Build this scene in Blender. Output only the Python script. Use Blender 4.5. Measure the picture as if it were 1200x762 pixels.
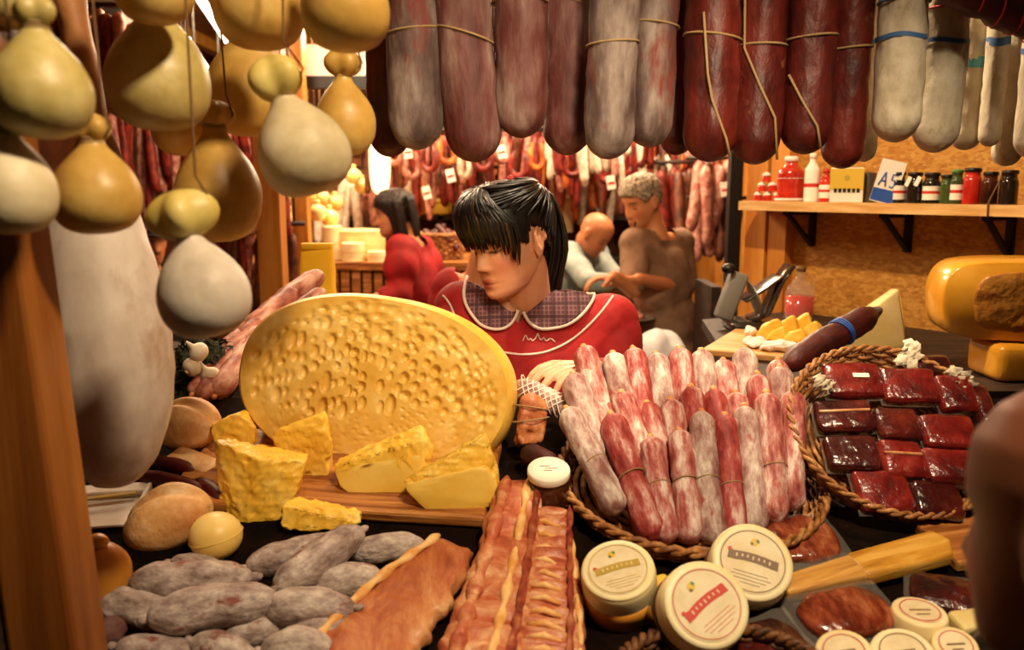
import bpy, bmesh, math, random
import numpy as np
from mathutils import Vector, Matrix, Quaternion, Euler
from mathutils.bvhtree import BVHTree

for o in list(bpy.data.objects):
    bpy.data.objects.remove(o)
scene = bpy.context.scene
COL = scene.collection
rnd = random.Random(7)
R = math.radians

# ------------------------------------------------------------------ camera
CAM = Vector((0, 0, 1.7)); PITCH = R(9.15); FPX = 1000.0
cd = bpy.data.cameras.new('camera'); cam = bpy.data.objects.new('camera', cd); COL.objects.link(cam)
cam.location = CAM; cam.rotation_euler = (R(90) - PITCH, 0, 0)
cd.sensor_width = 36; cd.lens = 36 * FPX / 1200; cd.clip_start = .05
cd.dof.use_dof = True; cd.dof.focus_distance = 1.62; cd.dof.aperture_fstop = 3.6
scene.camera = cam

# ------------------------------------------------------------------ world, exposure, big lights
w = bpy.data.worlds.new('world'); scene.world = w; w.use_nodes = True
w.node_tree.nodes['Background'].inputs[0].default_value = (1.0, .62, .32, 1)
w.node_tree.nodes['Background'].inputs[1].default_value = .03
scene.view_settings.view_transform = 'Standard'; scene.view_settings.look = 'None'
scene.view_settings.exposure = 0.06; scene.view_settings.gamma = 1.0
scene.view_settings.use_curve_mapping = False

WARM = (1.0, .765, .49)
def spot(name, loc, target, watts, angle=100, size=.1, col=WARM, blend=.6):
    l = bpy.data.lights.new(name, 'SPOT'); l.energy = watts; l.color = col
    l.spot_size = R(angle); l.spot_blend = blend; l.shadow_soft_size = size
    o = bpy.data.objects.new(name, l); COL.objects.link(o); o.location = loc
    o.rotation_euler = (Vector(target) - Vector(loc)).to_track_quat('-Z', 'Y').to_euler(); return o
def point(name, loc, watts, size=.15, col=WARM):
    l = bpy.data.lights.new(name, 'POINT'); l.energy = watts; l.color = col; l.shadow_soft_size = size
    o = bpy.data.objects.new(name, l); COL.objects.link(o); o.location = loc; return o
spot('stall_spot_light', (.42, .32, 2.72), (-.12, 1.32, 1.15), 118, 78, .07)
spot('stall_spot_light', (.62, .55, 2.62), (.30, 1.35, 1.15), 14, 60, .07)
spot('face_fill_light', (.30, .36, 2.06), (.0, 1.9, 1.55), 40, 46, .10)  # unseen lamp added in front to light the woman's face
spot('stall_spot_light', (.30, 1.82, 2.72), (.85, 2.55, 1.2), 105, 130, .03)
spot('stall_spot_light', (-.30, 1.72, 2.55), (.02, 1.85, 1.3), 16, 110, .06)
point('hall_lamp_light', (.2, 4.4, 2.75), 90, .2)
point('hall_lamp_light', (-1.0, 3.3, 2.6), 105, .2)
point('hall_lamp_light', (-.9, 4.9, 2.6), 150, .2)
point('hall_lamp_light', (.75, 4.7, 2.6), 130, .2)

# ------------------------------------------------------------------ pixel <-> place
_F = Vector((0, math.cos(PITCH), -math.sin(PITCH))); _U = Vector((0, math.sin(PITCH), math.cos(PITCH)))
def ray(px, py): return _F * FPX + Vector((px - 600, 0, 0)) + _U * (381 - py)
def at(px, py, Y):
    r = ray(px, py); return CAM + r * (Y / r.y)
def atz(px, py, z):
    r = ray(px, py); return CAM + r * ((z - CAM.z) / r.z)
def depth(p): return (p - CAM).dot(_F)
def pxm(n, Y): return n * Y * .99 / FPX            # n pixels at distance Y, in metres
SL = .235
def zs(Y): return 1.10 + SL * (Y - 1.04)           # the sloping display top
def on(px, py, h=0.0):
    r = ray(px, py); t = -r.z / r.y
    Y = (CAM.z - 1.10 + SL * 1.04 - h) / (t + SL); return at(px, py, Y)
SLOPE = Matrix.Rotation(math.atan(SL), 4, 'X')

# ------------------------------------------------------------------ materials
def hexc(h):
    h = h.lstrip('#'); c = [int(h[i:i+2], 16) / 255 for i in (0, 2, 4)]
    return tuple(((x / 12.92) if x <= .04045 else ((x + .055) / 1.055) ** 2.4) for x in c) + (1,)
MATS = {}
def M(name, ramp, scale=20, detail=5, stretch=(1, 1, 1), rough=.5, bump=0, bscale=None, coat=0, metal=0,
      emit=0, distort=0, spots=None, vcol=False, spec=.5, ior=1.45, alpha=1, trans=0, voro=False, nrough=.6, sss=0):
    """noise-ramped principled material in object space, each object with its own offset"""
    m = bpy.data.materials.new(name); m.use_nodes = True; nt = m.node_tree; N = nt.nodes; L = nt.links
    b = N['Principled BSDF']; b.inputs['Roughness'].default_value = rough; b.inputs['Metallic'].default_value = metal
    b.inputs['Coat Weight'].default_value = coat; b.inputs['Coat Roughness'].default_value = .12
    b.inputs['Specular IOR Level'].default_value = spec; b.inputs['IOR'].default_value = ior; b.inputs['Alpha'].default_value = alpha
    b.inputs['Transmission Weight'].default_value = trans
    if sss:
        b.inputs['Subsurface Weight'].default_value = sss; b.inputs['Subsurface Radius'].default_value = (.02, .01, .004)
        b.inputs['Subsurface Scale'].default_value = .6
    tc = N.new('ShaderNodeTexCoord'); oi = N.new('ShaderNodeObjectInfo'); mu = N.new('ShaderNodeMath'); mu.operation = 'MULTIPLY'
    mu.inputs[1].default_value = 13.7; L.new(oi.outputs['Random'], mu.inputs[0])
    mp = N.new('ShaderNodeMapping'); mp.inputs['Scale'].default_value = stretch
    L.new(tc.outputs['Object'], mp.inputs['Vector']); L.new(mu.outputs[0], mp.inputs['Location'])
    if voro:
        n = N.new('ShaderNodeTexVoronoi'); n.inputs['Scale'].default_value = scale; out = n.outputs['Color']
        n.inputs['Randomness'].default_value = 1
    else:
        n = N.new('ShaderNodeTexNoise'); n.inputs['Scale'].default_value = scale; n.inputs['Detail'].default_value = detail
        n.inputs['Roughness'].default_value = nrough; n.inputs['Distortion'].default_value = distort; out = n.outputs['Fac']
    L.new(mp.outputs[0], n.inputs['Vector'])
    cr = N.new('ShaderNodeValToRGB'); els = cr.color_ramp.elements
    if isinstance(ramp, str): ramp = [(0, ramp), (1, ramp)]
    while len(els) < len(ramp): els.new(.5)
    for e, (p, c) in zip(els, ramp): e.position = p if voro else .5 + (p - .5) * .55; e.color = hexc(c)
    L.new(out, cr.inputs[0]); colr = cr.outputs[0]
    if spots:                                        # (scale, threshold, softness, colour, stretch)
        sc, th, so, c, st = spots; th = .5 + (th - .5) * .65
        mp2 = N.new('ShaderNodeMapping'); mp2.inputs['Scale'].default_value = st
        L.new(tc.outputs['Object'], mp2.inputs['Vector']); L.new(mu.outputs[0], mp2.inputs['Location'])
        n2 = N.new('ShaderNodeTexNoise'); n2.inputs['Scale'].default_value = sc; n2.inputs['Detail'].default_value = 6; n2.inputs['Roughness'].default_value = .65
        L.new(mp2.outputs[0], n2.inputs['Vector'])
        mr = N.new('ShaderNodeMapRange'); mr.inputs[1].default_value = th; mr.inputs[2].default_value = th + so
        L.new(n2.outputs['Fac'], mr.inputs[0])
        mx = N.new('ShaderNodeMix'); mx.data_type = 'RGBA'; L.new(mr.outputs[0], mx.inputs[0]); L.new(colr, mx.inputs[6]); mx.inputs[7].default_value = hexc(c)
        colr = mx.outputs[2]
    if vcol:
        at_ = N.new('ShaderNodeAttribute'); at_.attribute_name = 'Col'
        mx = N.new('ShaderNodeMix'); mx.data_type = 'RGBA'; mx.blend_type = 'MULTIPLY'; mx.inputs[0].default_value = 1
        L.new(at_.outputs['Color'], mx.inputs[6]); L.new(colr, mx.inputs[7]); colr = mx.outputs[2]
    L.new(colr, b.inputs['Base Color'])
    if emit:
        L.new(colr, b.inputs['Emission Color']); b.inputs['Emission Strength'].default_value = emit
    if bump:
        n3 = N.new('ShaderNodeTexNoise'); n3.inputs['Scale'].default_value = bscale or scale * 2; n3.inputs['Detail'].default_value = 5
        L.new(mp.outputs[0], n3.inputs['Vector'])
        bp = N.new('ShaderNodeBump'); bp.inputs['Strength'].default_value = bump; bp.inputs['Distance'].default_value = .01
        L.new(n3.outputs['Fac'], bp.inputs['Height']); L.new(bp.outputs[0], b.inputs['Normal'])
        if coat: L.new(bp.outputs[0], b.inputs['Coat Normal'])
    MATS[name] = m; return m

M('post_wood', [(.2, '#64340e'), (.5, '#844a18'), (.8, '#9c6026')], 5, 6, (3, 3, .3), .45, .15, 20, distort=.6)
M('dark_wood', [(.3, '#1c110a'), (.7, '#3a2414')], 6, 6, (1, 5, 5), .6, .2, 20)
M('board_wood', [(.25, '#7a4218'), (.5, '#a96a30'), (.75, '#c98b4b')], 5, 6, (.8, 9, 9), .5, .25, 14, distort=.8)
M('light_board', [(.3, '#c48a4c'), (.7, '#e0ad6c')], 6, 5, (1, 8, 8), .5, .15)
M('paddle_wood', [(.25, '#a5701e'), (.5, '#c99030'), (.78, '#dfae52')], 7, 5, (.8, 8, 8), .4, .2, 20, distort=.6)
M('shelf_wood', [(.3, '#cf9a55'), (.7, '#e8bd7c')], 6, 5, (1, 9, 9), .5, .1)
M('osb', [(0, '#a2661e'), (.4, '#b27828'), (.6, '#be8634'), (1, '#cf9a48')], 120, stretch=(.5, .5, 1), rough=.6, bump=.3, bscale=90, voro=True)
M('panel_wood', [(.3, '#b36a1e'), (.7, '#d6923c')], 3, 5, (5, 5, .6), .55, .1)
M('black_metal', '#0c0a09', 20, rough=.45)
M('counter_cloth', [(.3, '#0a0604'), (.7, '#1a0e08')], 14, rough=.9, spec=.05)
M('floor_tile', [(.3, '#3b2a1d'), (.7, '#57402c')], 4, rough=.5)
M('ceiling_board', [(.3, '#7a4620'), (.7, '#9a5c2c')], 3, 4, (1, 6, 1), .7)
M('hall_wall', [(.3, '#5a2c14'), (.7, '#7d4420')], 3, 4, rough=.8)
M('twine', '#94794f', 80, rough=.8)
M('cord_dark', '#6b4a28', 80, rough=.8)
# foods
M('cacio_olive', [(.2, '#9c8a4a'), (.55, '#b8a562'), (.85, '#cdbd84')], 14, 4, rough=.42, bump=.15, bscale=40, sss=.12)
M('cacio_gold', [(.2, '#a98038'), (.55, '#c19a4c'), (.85, '#d3b46c')], 12, 4, rough=.42, bump=.12, bscale=40, sss=.12)
M('cacio_pale', [(.2, '#b3a27a'), (.55, '#cdbd96'), (.85, '#ddd0b0')], 12, 4, rough=.5, bump=.12, bscale=40, sss=.12)
M('cacio_grey', [(.3, '#b9aa98'), (.55, '#cfc2b0'), (.8, '#ddd2c2')], 10, 4, rough=.5, bump=.12, bscale=40, sss=.12)
M('cacio_knob', [(.3, '#c4ad55'), (.8, '#dcc97e')], 18, 4, rough=.45, sss=.12)
M('ham_fat', [(.25, '#b09a8a'), (.5, '#cfbfb0'), (.8, '#e2d6c8')], 7, 5, (1, 1, .5), .55, .3, 18, spots=(6, .62, .12, '#a98468', (1, 1, .5)))
M('ham_shank', [(.3, '#9a6238'), (.7, '#bd8450')], 8, 5, rough=.55, bump=.2)
M('salami_grey', [(.2, '#2e1c1b'), (.45, '#54413c'), (.62, '#776760'), (.88, '#9c8e84')], 16, 6, (1, 1, .35), .7, .35, 60, spots=(11, .56, .1, '#6e2a22', (1, 1, .35)))
M('salami_grey_red', [(.2, '#3a1413'), (.45, '#572925'), (.62, '#6e4c46'), (.88, '#958279')], 14, 6, (1, 1, .3), .65, .35, 60, spots=(9, .55, .1, '#6d1f18', (1, 1, .3)))
M('salami_red', [(.2, '#2a0806'), (.5, '#4c120c'), (.85, '#6c2216')], 18, 6, (1, 1, .5), .45, .3, 70, spots=(26, .68, .08, '#7d4434', (1, 1, .6)))
M('salami_dark', [(.3, '#2c0a08'), (.7, '#571812')], 16, 5, (1, 1, .5), .5, .3, 60)
M('salami_white', [(.1, '#a99b80'), (.5, '#c9bda4'), (.9, '#ddd3bd')], 34, 6, (1, 1, .6), .75, .3, 60, spots=(34, .66, .12, '#9c8c72', (1, 1, .5)))
M('salami_floury', [(.25, '#7c2c28'), (.42, '#a4574f'), (.56, '#b98d84'), (.72, '#d8c6ba')], 44, 6, (1, 1, .28), .62, .3, 70, nrough=.7)
M('salami_rosy', [(.25, '#741a18'), (.46, '#9a3a34'), (.6, '#b06c64'), (.78, '#d2b4aa')], 44, 6, (1, 1, .28), .58, .3, 70, nrough=.7)
M('salami_frost', [(.25, '#7c4c46'), (.45, '#a08078'), (.6, '#b9a69c'), (.78, '#dccfc4')], 44, 6, (1, 1, .35), .68, .3, 70, nrough=.7, spots=(22, .62, .06, '#96433a', (1, 1, .4)))
M('salami_mould', [(.22, '#78625a'), (.5, '#a4928a'), (.78, '#ccbeb4')], 45, 7, (1, 1, .6), .75, .45, 120, spots=(22, .64, .06, '#7e4236', (1, 1, .6)), nrough=.7)
M('salami_mould_pale', [(.22, '#85706a'), (.5, '#b0a096'), (.78, '#d6cac0')], 45, 7, (1, 1, .6), .75, .45, 120, spots=(22, .66, .06, '#7e5246', (1, 1, .6)), nrough=.7)
M('casing', [(.3, '#c2763c'), (.7, '#e0a468')], 40, rough=.5)
M('cheese_face', [(.2, '#cf9d3a'), (.55, '#dcb254'), (.85, '#e8c87a')], 16, 5, rough=.36, bump=.12, bscale=70, sss=.05)
M('cheese_rind', [(.3, '#dba63a'), (.6, '#e8bd55'), (.85, '#efcf7c')], 9, 4, rough=.45, bump=.08, bscale=50, sss=.1)
M('cheese_chunk', [(.2, '#eab436'), (.6, '#f2c64c'), (.9, '#f8da78')], 22, 5, rough=.42, bump=.12, bscale=80, sss=.18)
M('cheese_chunk_rind', [(.3, '#e6b844'), (.8, '#efcc68')], 12, 4, rough=.5, sss=.15)
M('cheese_ball', [(.3, '#e9c468'), (.7, '#f5de98')], 8, 4, rough=.42, sss=.15)
M('cheese_orange', [(.3, '#c5791e'), (.7, '#df9a38')], 8, 4, rough=.4, sss=.1)
M('cheese_wax', [(.3, '#cf8a1e'), (.7, '#e6a636')], 6, 4, rough=.25, coat=.4)
M('cheese_cut_brown', [(.3, '#9a5c22'), (.7, '#bf8238')], 18, 5, rough=.3, bump=.4, bscale=60)
M('cheese_cream', [(.3, '#ecd9a0'), (.7, '#f6e8bc')], 10, 4, rough=.45, sss=.1)
M('cheese_pecorino', [(.3, '#d9c480'), (.7, '#e6d59a')], 10, 4, rough=.5)
M('bread', [(.1, '#b87a40'), (.5, '#d9a86c'), (.85, '#eed2a6')], 16, 6, rough=.6, bump=.35, bscale=50, spots=(9, .62, .12, '#ecd2aa', (1, 1, 1)))
M('bread_flour', [(.3, '#d2a878'), (.7, '#ecd3ad')], 12, 5, rough=.75)
M('meat_slab', [(.1, '#84381e'), (.45, '#b0623a'), (.65, '#c68452'), (.9, '#dcb080')], 22, 6, (1, .3, 1), .45, .35, 40, nrough=.7, distort=.5)
M('meat_rib', [(.1, '#84301c'), (.42, '#b25a3a'), (.62, '#ca8a60'), (.88, '#eac69a')], 30, 6, (.5, .5, 1), .42, .35, 50, nrough=.7, distort=.7)
M('rib_fat', [(.3, '#d9984c'), (.7, '#efc684')], 30, 5, rough=.45, bump=.3)
M('rib_dark', [(.2, '#6c2018'), (.5, '#95402c'), (.8, '#b87850')], 30, 5, rough=.4, bump=.3)
M('pack_meat', [(.2, '#430d0b'), (.52, '#6c1612'), (.85, '#8f3024')], 20, 6, (1, 1, 1), .28, .5, 40, coat=.8)
M('pack_brown', [(.15, '#3a140c'), (.42, '#6c2a18'), (.6, '#93482c'), (.85, '#bd8058')], 26, 6, (1, .5, 1), .22, .5, 40, coat=.8, nrough=.7)
M('pack_dark', [(.2, '#200908'), (.55, '#40110e'), (.85, '#642218')], 16, 6, (1, 1, 1), .25, .5, 40, coat=.8)
M('pack_fat', [(.3, '#a4603a'), (.7, '#cf9a68')], 20, 6, rough=.3, coat=.6)
M('plastic_clear', '#f2e6d8', 20, rough=.08, alpha=.05, bump=.5, bscale=45)
M('paper_white', [(.3, '#e6ddd0'), (.7, '#f4eee4')], 10, rough=.7, bump=.2)
M('paper_crumple', [(.3, '#cfc0a4'), (.7, '#e8dcc4')], 16, rough=.7, bump=.6, bscale=30)
M('wicker', [(.25, '#6e401a'), (.5, '#9c6530'), (.8, '#c8935a')], 50, 4, rough=.55, bump=.2)
M('wicker_dark', [(.25, '#3c2210'), (.5, '#5e381a'), (.8, '#86572c')], 50, 4, rough=.55, bump=.2)
M('label_white', '#f2ead8', 20, rough=.6)
M('label_cream', [(.3, '#d9c79c'), (.7, '#e6d8b4')], 30, rough=.6)
M('bag_yellow', '#f0b41a', 20, rough=.6)
M('label_gold', '#b79a3c', 20, rough=.5); M('label_brown', '#6e4a22', 20, rough=.5); M('label_red', '#c5301f', 20, rough=.5)
M('label_blue', '#2b55a8', 20, rough=.5); M('label_green', '#4b7a3a', 20, rough=.5); M('label_black', '#14100e', 20, rough=.5)
M('label_yellow', '#d9b43c', 20, rough=.5); M('blue_band', '#3c6396', 20, rough=.6); M('teal_band', '#4f9aa8', 20, rough=.6)
M('jar_glass_brown', [(.3, '#2a120a'), (.7, '#4a2412')], 12, rough=.1, coat=.5)
M('jar_dark', [(.3, '#140f0a'), (.7, '#2a2014')], 12, rough=.12, coat=.5)
M('jar_red', [(.3, '#a31c12'), (.7, '#cf3a24')], 12, rough=.2, coat=.4)
M('jar_green', [(.3, '#2c3a1a'), (.7, '#46552a')], 12, rough=.15, coat=.5)
M('tin_grey', '#5a564e', 12, rough=.35, metal=.5)
M('bottle_glass', '#e8d8c8', 12, rough=.06, alpha=.16, coat=.5)
M('red_liquid', '#c8140e', 12, rough=.1, coat=.6)
M('steel', '#7d776e', 20, rough=.45, metal=.6)
M('grey_plastic', '#7c7a74', 20, rough=.5)
M('dark_plastic', [(.3, '#1d1712'), (.7, '#33281e')], 12, rough=.2, coat=.4)
M('garlic', [(.3, '#cdbb9a'), (.7, '#e8dcc4')], 20, rough=.55)
M('herb', [(.3, '#141608'), (.7, '#2f3318')], 30, rough=.7)
M('sausage_red', [(.3, '#4c120c'), (.7, '#82261a')], 25, 4, rough=.45)
M('sausage_brown', [(.3, '#3a1a0e'), (.7, '#6e3a20')], 25, 4, rough=.5)
M('sausage_pink', [(.3, '#8c4438'), (.7, '#c08a78')], 30, 4, rough=.55)
M('sausage_white', [(.3, '#b8a48c'), (.7, '#e2d4be')], 25, 4, rough=.6)
M('sausage_orange', [(.3, '#a84a1c'), (.7, '#d07836')], 25, 4, rough=.45)
M('sausage_bundle', [(.3, '#7d3c2e'), (.5, '#b06a54'), (.75, '#d3a48c')], 30, 5, (1, 1, .4), .5, .3, 60)
# people
M('skin', [(.3, '#f0e6dc'), (.7, '#ffffff')], 9, 4, rough=.48, vcol=True, sss=.12)
M('hair_black', [(.3, '#050303'), (.7, '#100a08')], 90, 4, (1, 1, .12), .42, .08, 120)
M('hair_painted_sheen', [(.3, '#2a1a10'), (.7, '#4a3220')], 90, 4, (1, 1, .12), .34, .3, 120)  # browner locks: the gloss of black hair put into the colour
M('hair_brown', [(.3, '#100906'), (.7, '#2a1a10')], 90, 4, rough=.45, bump=.3)
M('hair_grey', [(.3, '#5a4c3a'), (.5, '#8f7f66'), (.75, '#b8a88c')], 60, 5, rough=.6, bump=.6, bscale=90)
M('red_cloth', [(.3, '#8c0a0e'), (.7, '#a81216')], 12, 4, rough=.75, bump=.12, bscale=25)
M('white_trim', '#e6d3c6', 20, rough=.7)
M('brown_shirt', [(.3, '#76583f'), (.7, '#917056')], 12, 4, rough=.8, bump=.1)
M('dark_vest', [(.3, '#1e1712'), (.7, '#2e241c')], 12, 4, rough=.8)
M('grey_shirt', [(.3, '#7e8a88'), (.7, '#9aa5a0')], 12, 4, rough=.8)
M('dark_cloth', [(.3, '#110e10'), (.7, '#221c1e')], 12, 4, rough=.8)
M('white_cloth', [(.3, '#c8ccd0'), (.7, '#e4e6e8')], 12, 4, rough=.8)
M('lamp_glow', '#ffe6b0', 5, emit=7.0)
M('tube_glow', '#fff0cc', 5, emit=6.0)
M('lantern_glow', '#ffdf9a', 5, emit=3.0)
M('cream_sign', '#e8dcc0', 5, emit=.55)

# plaid for the collar: crossing thin threads over mauve cloth
def plaid():
    m = bpy.data.materials.new('plaid'); m.use_nodes = True; nt = m.node_tree; N = nt.nodes; L = nt.links
    b = N['Principled BSDF']; b.inputs['Roughness'].default_value = .8
    tc = N.new('ShaderNodeTexCoord'); prev = None; base = hexc('#5a3038')
    for ax, sc, col in (('X', 34, '#8f6a70'), ('Z', 34, '#8a646a'), ('X', 11, '#3c1c26'), ('Z', 11, '#3c1c26')):
        wv = N.new('ShaderNodeTexWave'); wv.bands_direction = ax; wv.inputs['Scale'].default_value = sc
        L.new(tc.outputs['Object'], wv.inputs['Vector'])
        mr = N.new('ShaderNodeMapRange'); mr.inputs[1].default_value = .72; mr.inputs[2].default_value = .9; mr.inputs[4].default_value = .7
        L.new(wv.outputs['Fac'], mr.inputs[0]); mx = N.new('ShaderNodeMix'); mx.data_type = 'RGBA'
        L.new(mr.outputs[0], mx.inputs[0]); mx.inputs[7].default_value = hexc(col)
        if prev is None: mx.inputs[6].default_value = base
        else: L.new(prev, mx.inputs[6])
        prev = mx.outputs[2]
    L.new(prev, b.inputs['Base Color']); MATS['plaid'] = m
plaid()

# ------------------------------------------------------------------ shapes: every one returns (V, F)
def join(parts):
    Vs, Fs, n = [], [], 0
    for V, F in parts:
        V = np.asarray(V, float); Vs.append(V); Fs += [tuple(i + n for i in f) for f in F]; n += len(V)
    return np.vstack(Vs), Fs
def xf(vf, mat):
    V = np.asarray(vf[0], float); A = np.array(mat)
    return V @ A[:3, :3].T + A[:3, 3], vf[1]
def mv(vf, loc): return np.asarray(vf[0], float) + np.array(loc), vf[1]
def rings_faces(m, n, cap=True, closed=True):
    F = []
    for i in range(m - 1):
        for j in range(n if closed else n - 1):
            k = (j + 1) % n; F.append((i * n + j, i * n + k, (i + 1) * n + k, (i + 1) * n + j))
    if cap: F.append(tuple(range(n - 1, -1, -1))); F.append(tuple((m - 1) * n + j for j in range(n)))
    return F
def tube(path, rad, n=10, cap=True):
    P = np.asarray([tuple(p) for p in path], float); m = len(P)
    rad = np.full(m, rad) if np.isscalar(rad) else np.asarray(rad, float)
    T = np.gradient(P, axis=0); T /= np.linalg.norm(T, axis=1)[:, None] + 1e-12
    a = np.array([1., 0, 0]) if abs(T[0][0]) < .9 else np.array([0, 1., 0])
    u = np.cross(T[0], a); u /= np.linalg.norm(u); th = np.arange(n) * 2 * math.pi / n; V = []
    for i in range(m):
        u = u - T[i] * u.dot(T[i]); u /= np.linalg.norm(u); v = np.cross(T[i], u)
        V.append(P[i] + rad[i] * (np.cos(th)[:, None] * u + np.sin(th)[:, None] * v))
    return np.vstack(V), rings_faces(m, n, cap)
def loop_tube(path, rad, n=8):
    P = np.asarray([tuple(p) for p in path], float); m = len(P)
    T = np.roll(P, -1, 0) - np.roll(P, 1, 0); T /= np.linalg.norm(T, axis=1)[:, None]
    th = np.arange(n) * 2 * math.pi / n; V = []
    c = P.mean(0)
    for i in range(m):
        u = P[i] - c; u = u - T[i] * u.dot(T[i]); u /= np.linalg.norm(u); v = np.cross(T[i], u)
        V.append(P[i] + rad * (np.cos(th)[:, None] * u + np.sin(th)[:, None] * v))
    V = np.vstack(V); F = []
    for i in range(m):
        for j in range(n):
            k = (j + 1) % n; i2 = (i + 1) % m; F.append((i * n + j, i * n + k, i2 * n + k, i2 * n + j))
    return V, F
def lathe(prof, n=28, sub=4):
    """profile of (r, z) smoothed by Catmull-Rom"""
    P = [np.array(p, float) for p in prof]; out = []
    if sub > 1:
        for i in range(len(P) - 1):
            p0 = P[max(i - 1, 0)]; p1 = P[i]; p2 = P[i + 1]; p3 = P[min(i + 2, len(P) - 1)]
            for k in range(sub):
                t = k / sub
                out.append(.5 * (2 * p1 + (p2 - p0) * t + (2 * p0 - 5 * p1 + 4 * p2 - p3) * t * t + (3 * p1 - p0 - 3 * p2 + p3) * t ** 3))
        out.append(P[-1])
    else: out = P
    th = np.arange(n) * 2 * math.pi / n
    V = np.vstack([np.stack([max(r, 1e-4) * np.cos(th), max(r, 1e-4) * np.sin(th), np.full(n, z)], 1) for r, z in out])
    return V, rings_faces(len(out), n)
def ball(c, r, n=20, m=14, rot=None):
    r = np.array([r] * 3 if np.isscalar(r) else r, float)
    ph = np.linspace(-math.pi / 2, math.pi / 2, m); ph[0] += .02; ph[-1] -= .02
    th = np.arange(n) * 2 * math.pi / n
    V = np.vstack([np.stack([math.cos(p) * np.cos(th), math.cos(p) * np.sin(th), np.full(n, math.sin(p))], 1) for p in ph]) * r
    if rot is not None: V = V @ np.array(rot)[:3, :3].T
    return V + np.array(tuple(c)), rings_faces(m, n)
def capsule(p0, p1, r0, r1, n=16):
    p0 = np.array(tuple(p0), float); p1 = np.array(tuple(p1), float); d = p1 - p0; L = np.linalg.norm(d) + 1e-9; d /= L
    P, rr = [], []
    for a in np.linspace(-88, 0, 6): P.append(p0 + d * r0 * math.sin(R(a))); rr.append(r0 * math.cos(R(a)))
    for k in (.25, .5, .75): P.append(p0 + d * L * k); rr.append(r0 + (r1 - r0) * k)
    for a in np.linspace(0, 88, 6): P.append(p1 + d * r1 * math.sin(R(a))); rr.append(r1 * math.cos(R(a)))
    return tube(P, rr, n)
def bx(x0, x1, y0, y1, z0, z1):
    V = [(x, y, z) for z in (z0, z1) for y in (y0, y1) for x in (x0, x1)]
    return np.array(V, float), [(0, 2, 3, 1), (4, 5, 7, 6), (0, 1, 5, 4), (2, 6, 7, 3), (0, 4, 6, 2), (1, 3, 7, 5)]
def rbox(sx, sy, sz, bev=.004, seg=2, sub=0):
    bm = bmesh.new(); bmesh.ops.create_cube(bm, size=1)
    for v in bm.verts: v.co = Vector((v.co.x * sx, v.co.y * sy, v.co.z * sz))
    bmesh.ops.bevel(bm, geom=bm.edges[:] , offset=bev, segments=seg, affect='EDGES', profile=.5)
    if sub: bmesh.ops.subdivide_edges(bm, edges=bm.edges[:], cuts=sub, use_grid_fill=True)
    return frombm(bm)
def frombm(bm):
    bm.verts.ensure_lookup_table(); bm.verts.index_update()
    V = np.array([v.co[:] for v in bm.verts]); F = [tuple(v.index for v in f.verts) for f in bm.faces]; bm.free(); return V, F
def hull(pts, bev=.004, cuts=3, seg=2):
    bm = bmesh.new()
    for p in pts: bm.verts.new(p)
    r = bmesh.ops.convex_hull(bm, input=bm.verts[:])
    bmesh.ops.dissolve_limit(bm, angle_limit=R(4), verts=bm.verts[:], edges=bm.edges[:])
    if bev: bmesh.ops.bevel(bm, geom=bm.edges[:], offset=bev, segments=seg, affect='EDGES', profile=.5)
    bmesh.ops.triangulate(bm, faces=bm.faces[:])
    for _ in range(cuts):
        bmesh.ops.subdivide_edges(bm, edges=[e for e in bm.edges if e.calc_length() > .006], cuts=1, use_grid_fill=True)
        bmesh.ops.triangulate(bm, faces=bm.faces[:])
    bmesh.ops.recalc_face_normals(bm, faces=bm.faces[:])
    return frombm(bm)
def snoise(V, f, seed=0):
    """cheap smooth noise in -1..1"""
    r = np.random.RandomState(seed); s = np.zeros(len(V))
    for k in range(5):
        d = r.normal(size=3); d /= np.linalg.norm(d); s += np.sin(V @ d * f * (1 + .45 * k) + r.uniform(0, 6.28))
    return s / 3.2
def lump(vf, amp, f, seed=0):
    V = np.asarray(vf[0], float).copy(); 
    for ax in range(3): V[:, ax] += amp * snoise(V, f, seed + 11 * ax)
    return V, vf[1]

# ------------------------------------------------------------------ objects
def build(name, vf, mat, parent=None, smooth=True, loc=None):
    me = bpy.data.meshes.new(name); V, F = vf
    me.from_pydata([tuple(v) for v in np.asarray(V, float).tolist()], [], [tuple(int(i) for i in f) for f in F]); me.update()
    if smooth: me.polygons.foreach_set('use_smooth', [True] * len(me.polygons))
    me.materials.append(MATS[mat] if isinstance(mat, str) else mat)
    o = bpy.data.objects.new(name, me); COL.objects.link(o)
    if parent is not None: o.parent = parent
    if loc is not None: o.location = loc
    return o
def tag(o, label, cat, group=None):
    o['label'] = label; o['category'] = cat
    if group: o['group'] = group
    return o
def thing(name, label, cat, loc=(0, 0, 0), group=None):
    o = bpy.data.objects.new(name, None); COL.objects.link(o); o.location = loc; o.empty_display_size = .05
    return tag(o, label, cat, group)
def struct(name, vf, mat, smooth=False):
    o = build(name, vf, mat, smooth=smooth); o['kind'] = 'structure'; return o
def copy_tree(o, parent=None):
    c = o.copy(); COL.objects.link(c); c.parent = parent
    for ch in list(o.children): copy_tree(ch, c)
    return c
def aim(o, p0, p1, roll=0.0):
    """origin at p0, local -Z towards p1"""
    d = (Vector(p1) - Vector(p0)).normalized()
    q = Vector((0, 0, -1)).rotation_difference(d) @ Quaternion((0, 0, 1), roll)
    o.location = p0; o.rotation_mode = 'QUATERNION'; o.rotation_quaternion = q; return o
def frame(o, loc, X, Z):
    Z = Vector(Z).normalized(); X = Vector(X); X = (X - Z * X.dot(Z)).normalized(); Y = Z.cross(X)
    o.rotation_mode = 'QUATERNION'; o.rotation_quaternion = Matrix((X, Y, Z)).transposed().to_quaternion(); o.location = loc; return o
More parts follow.
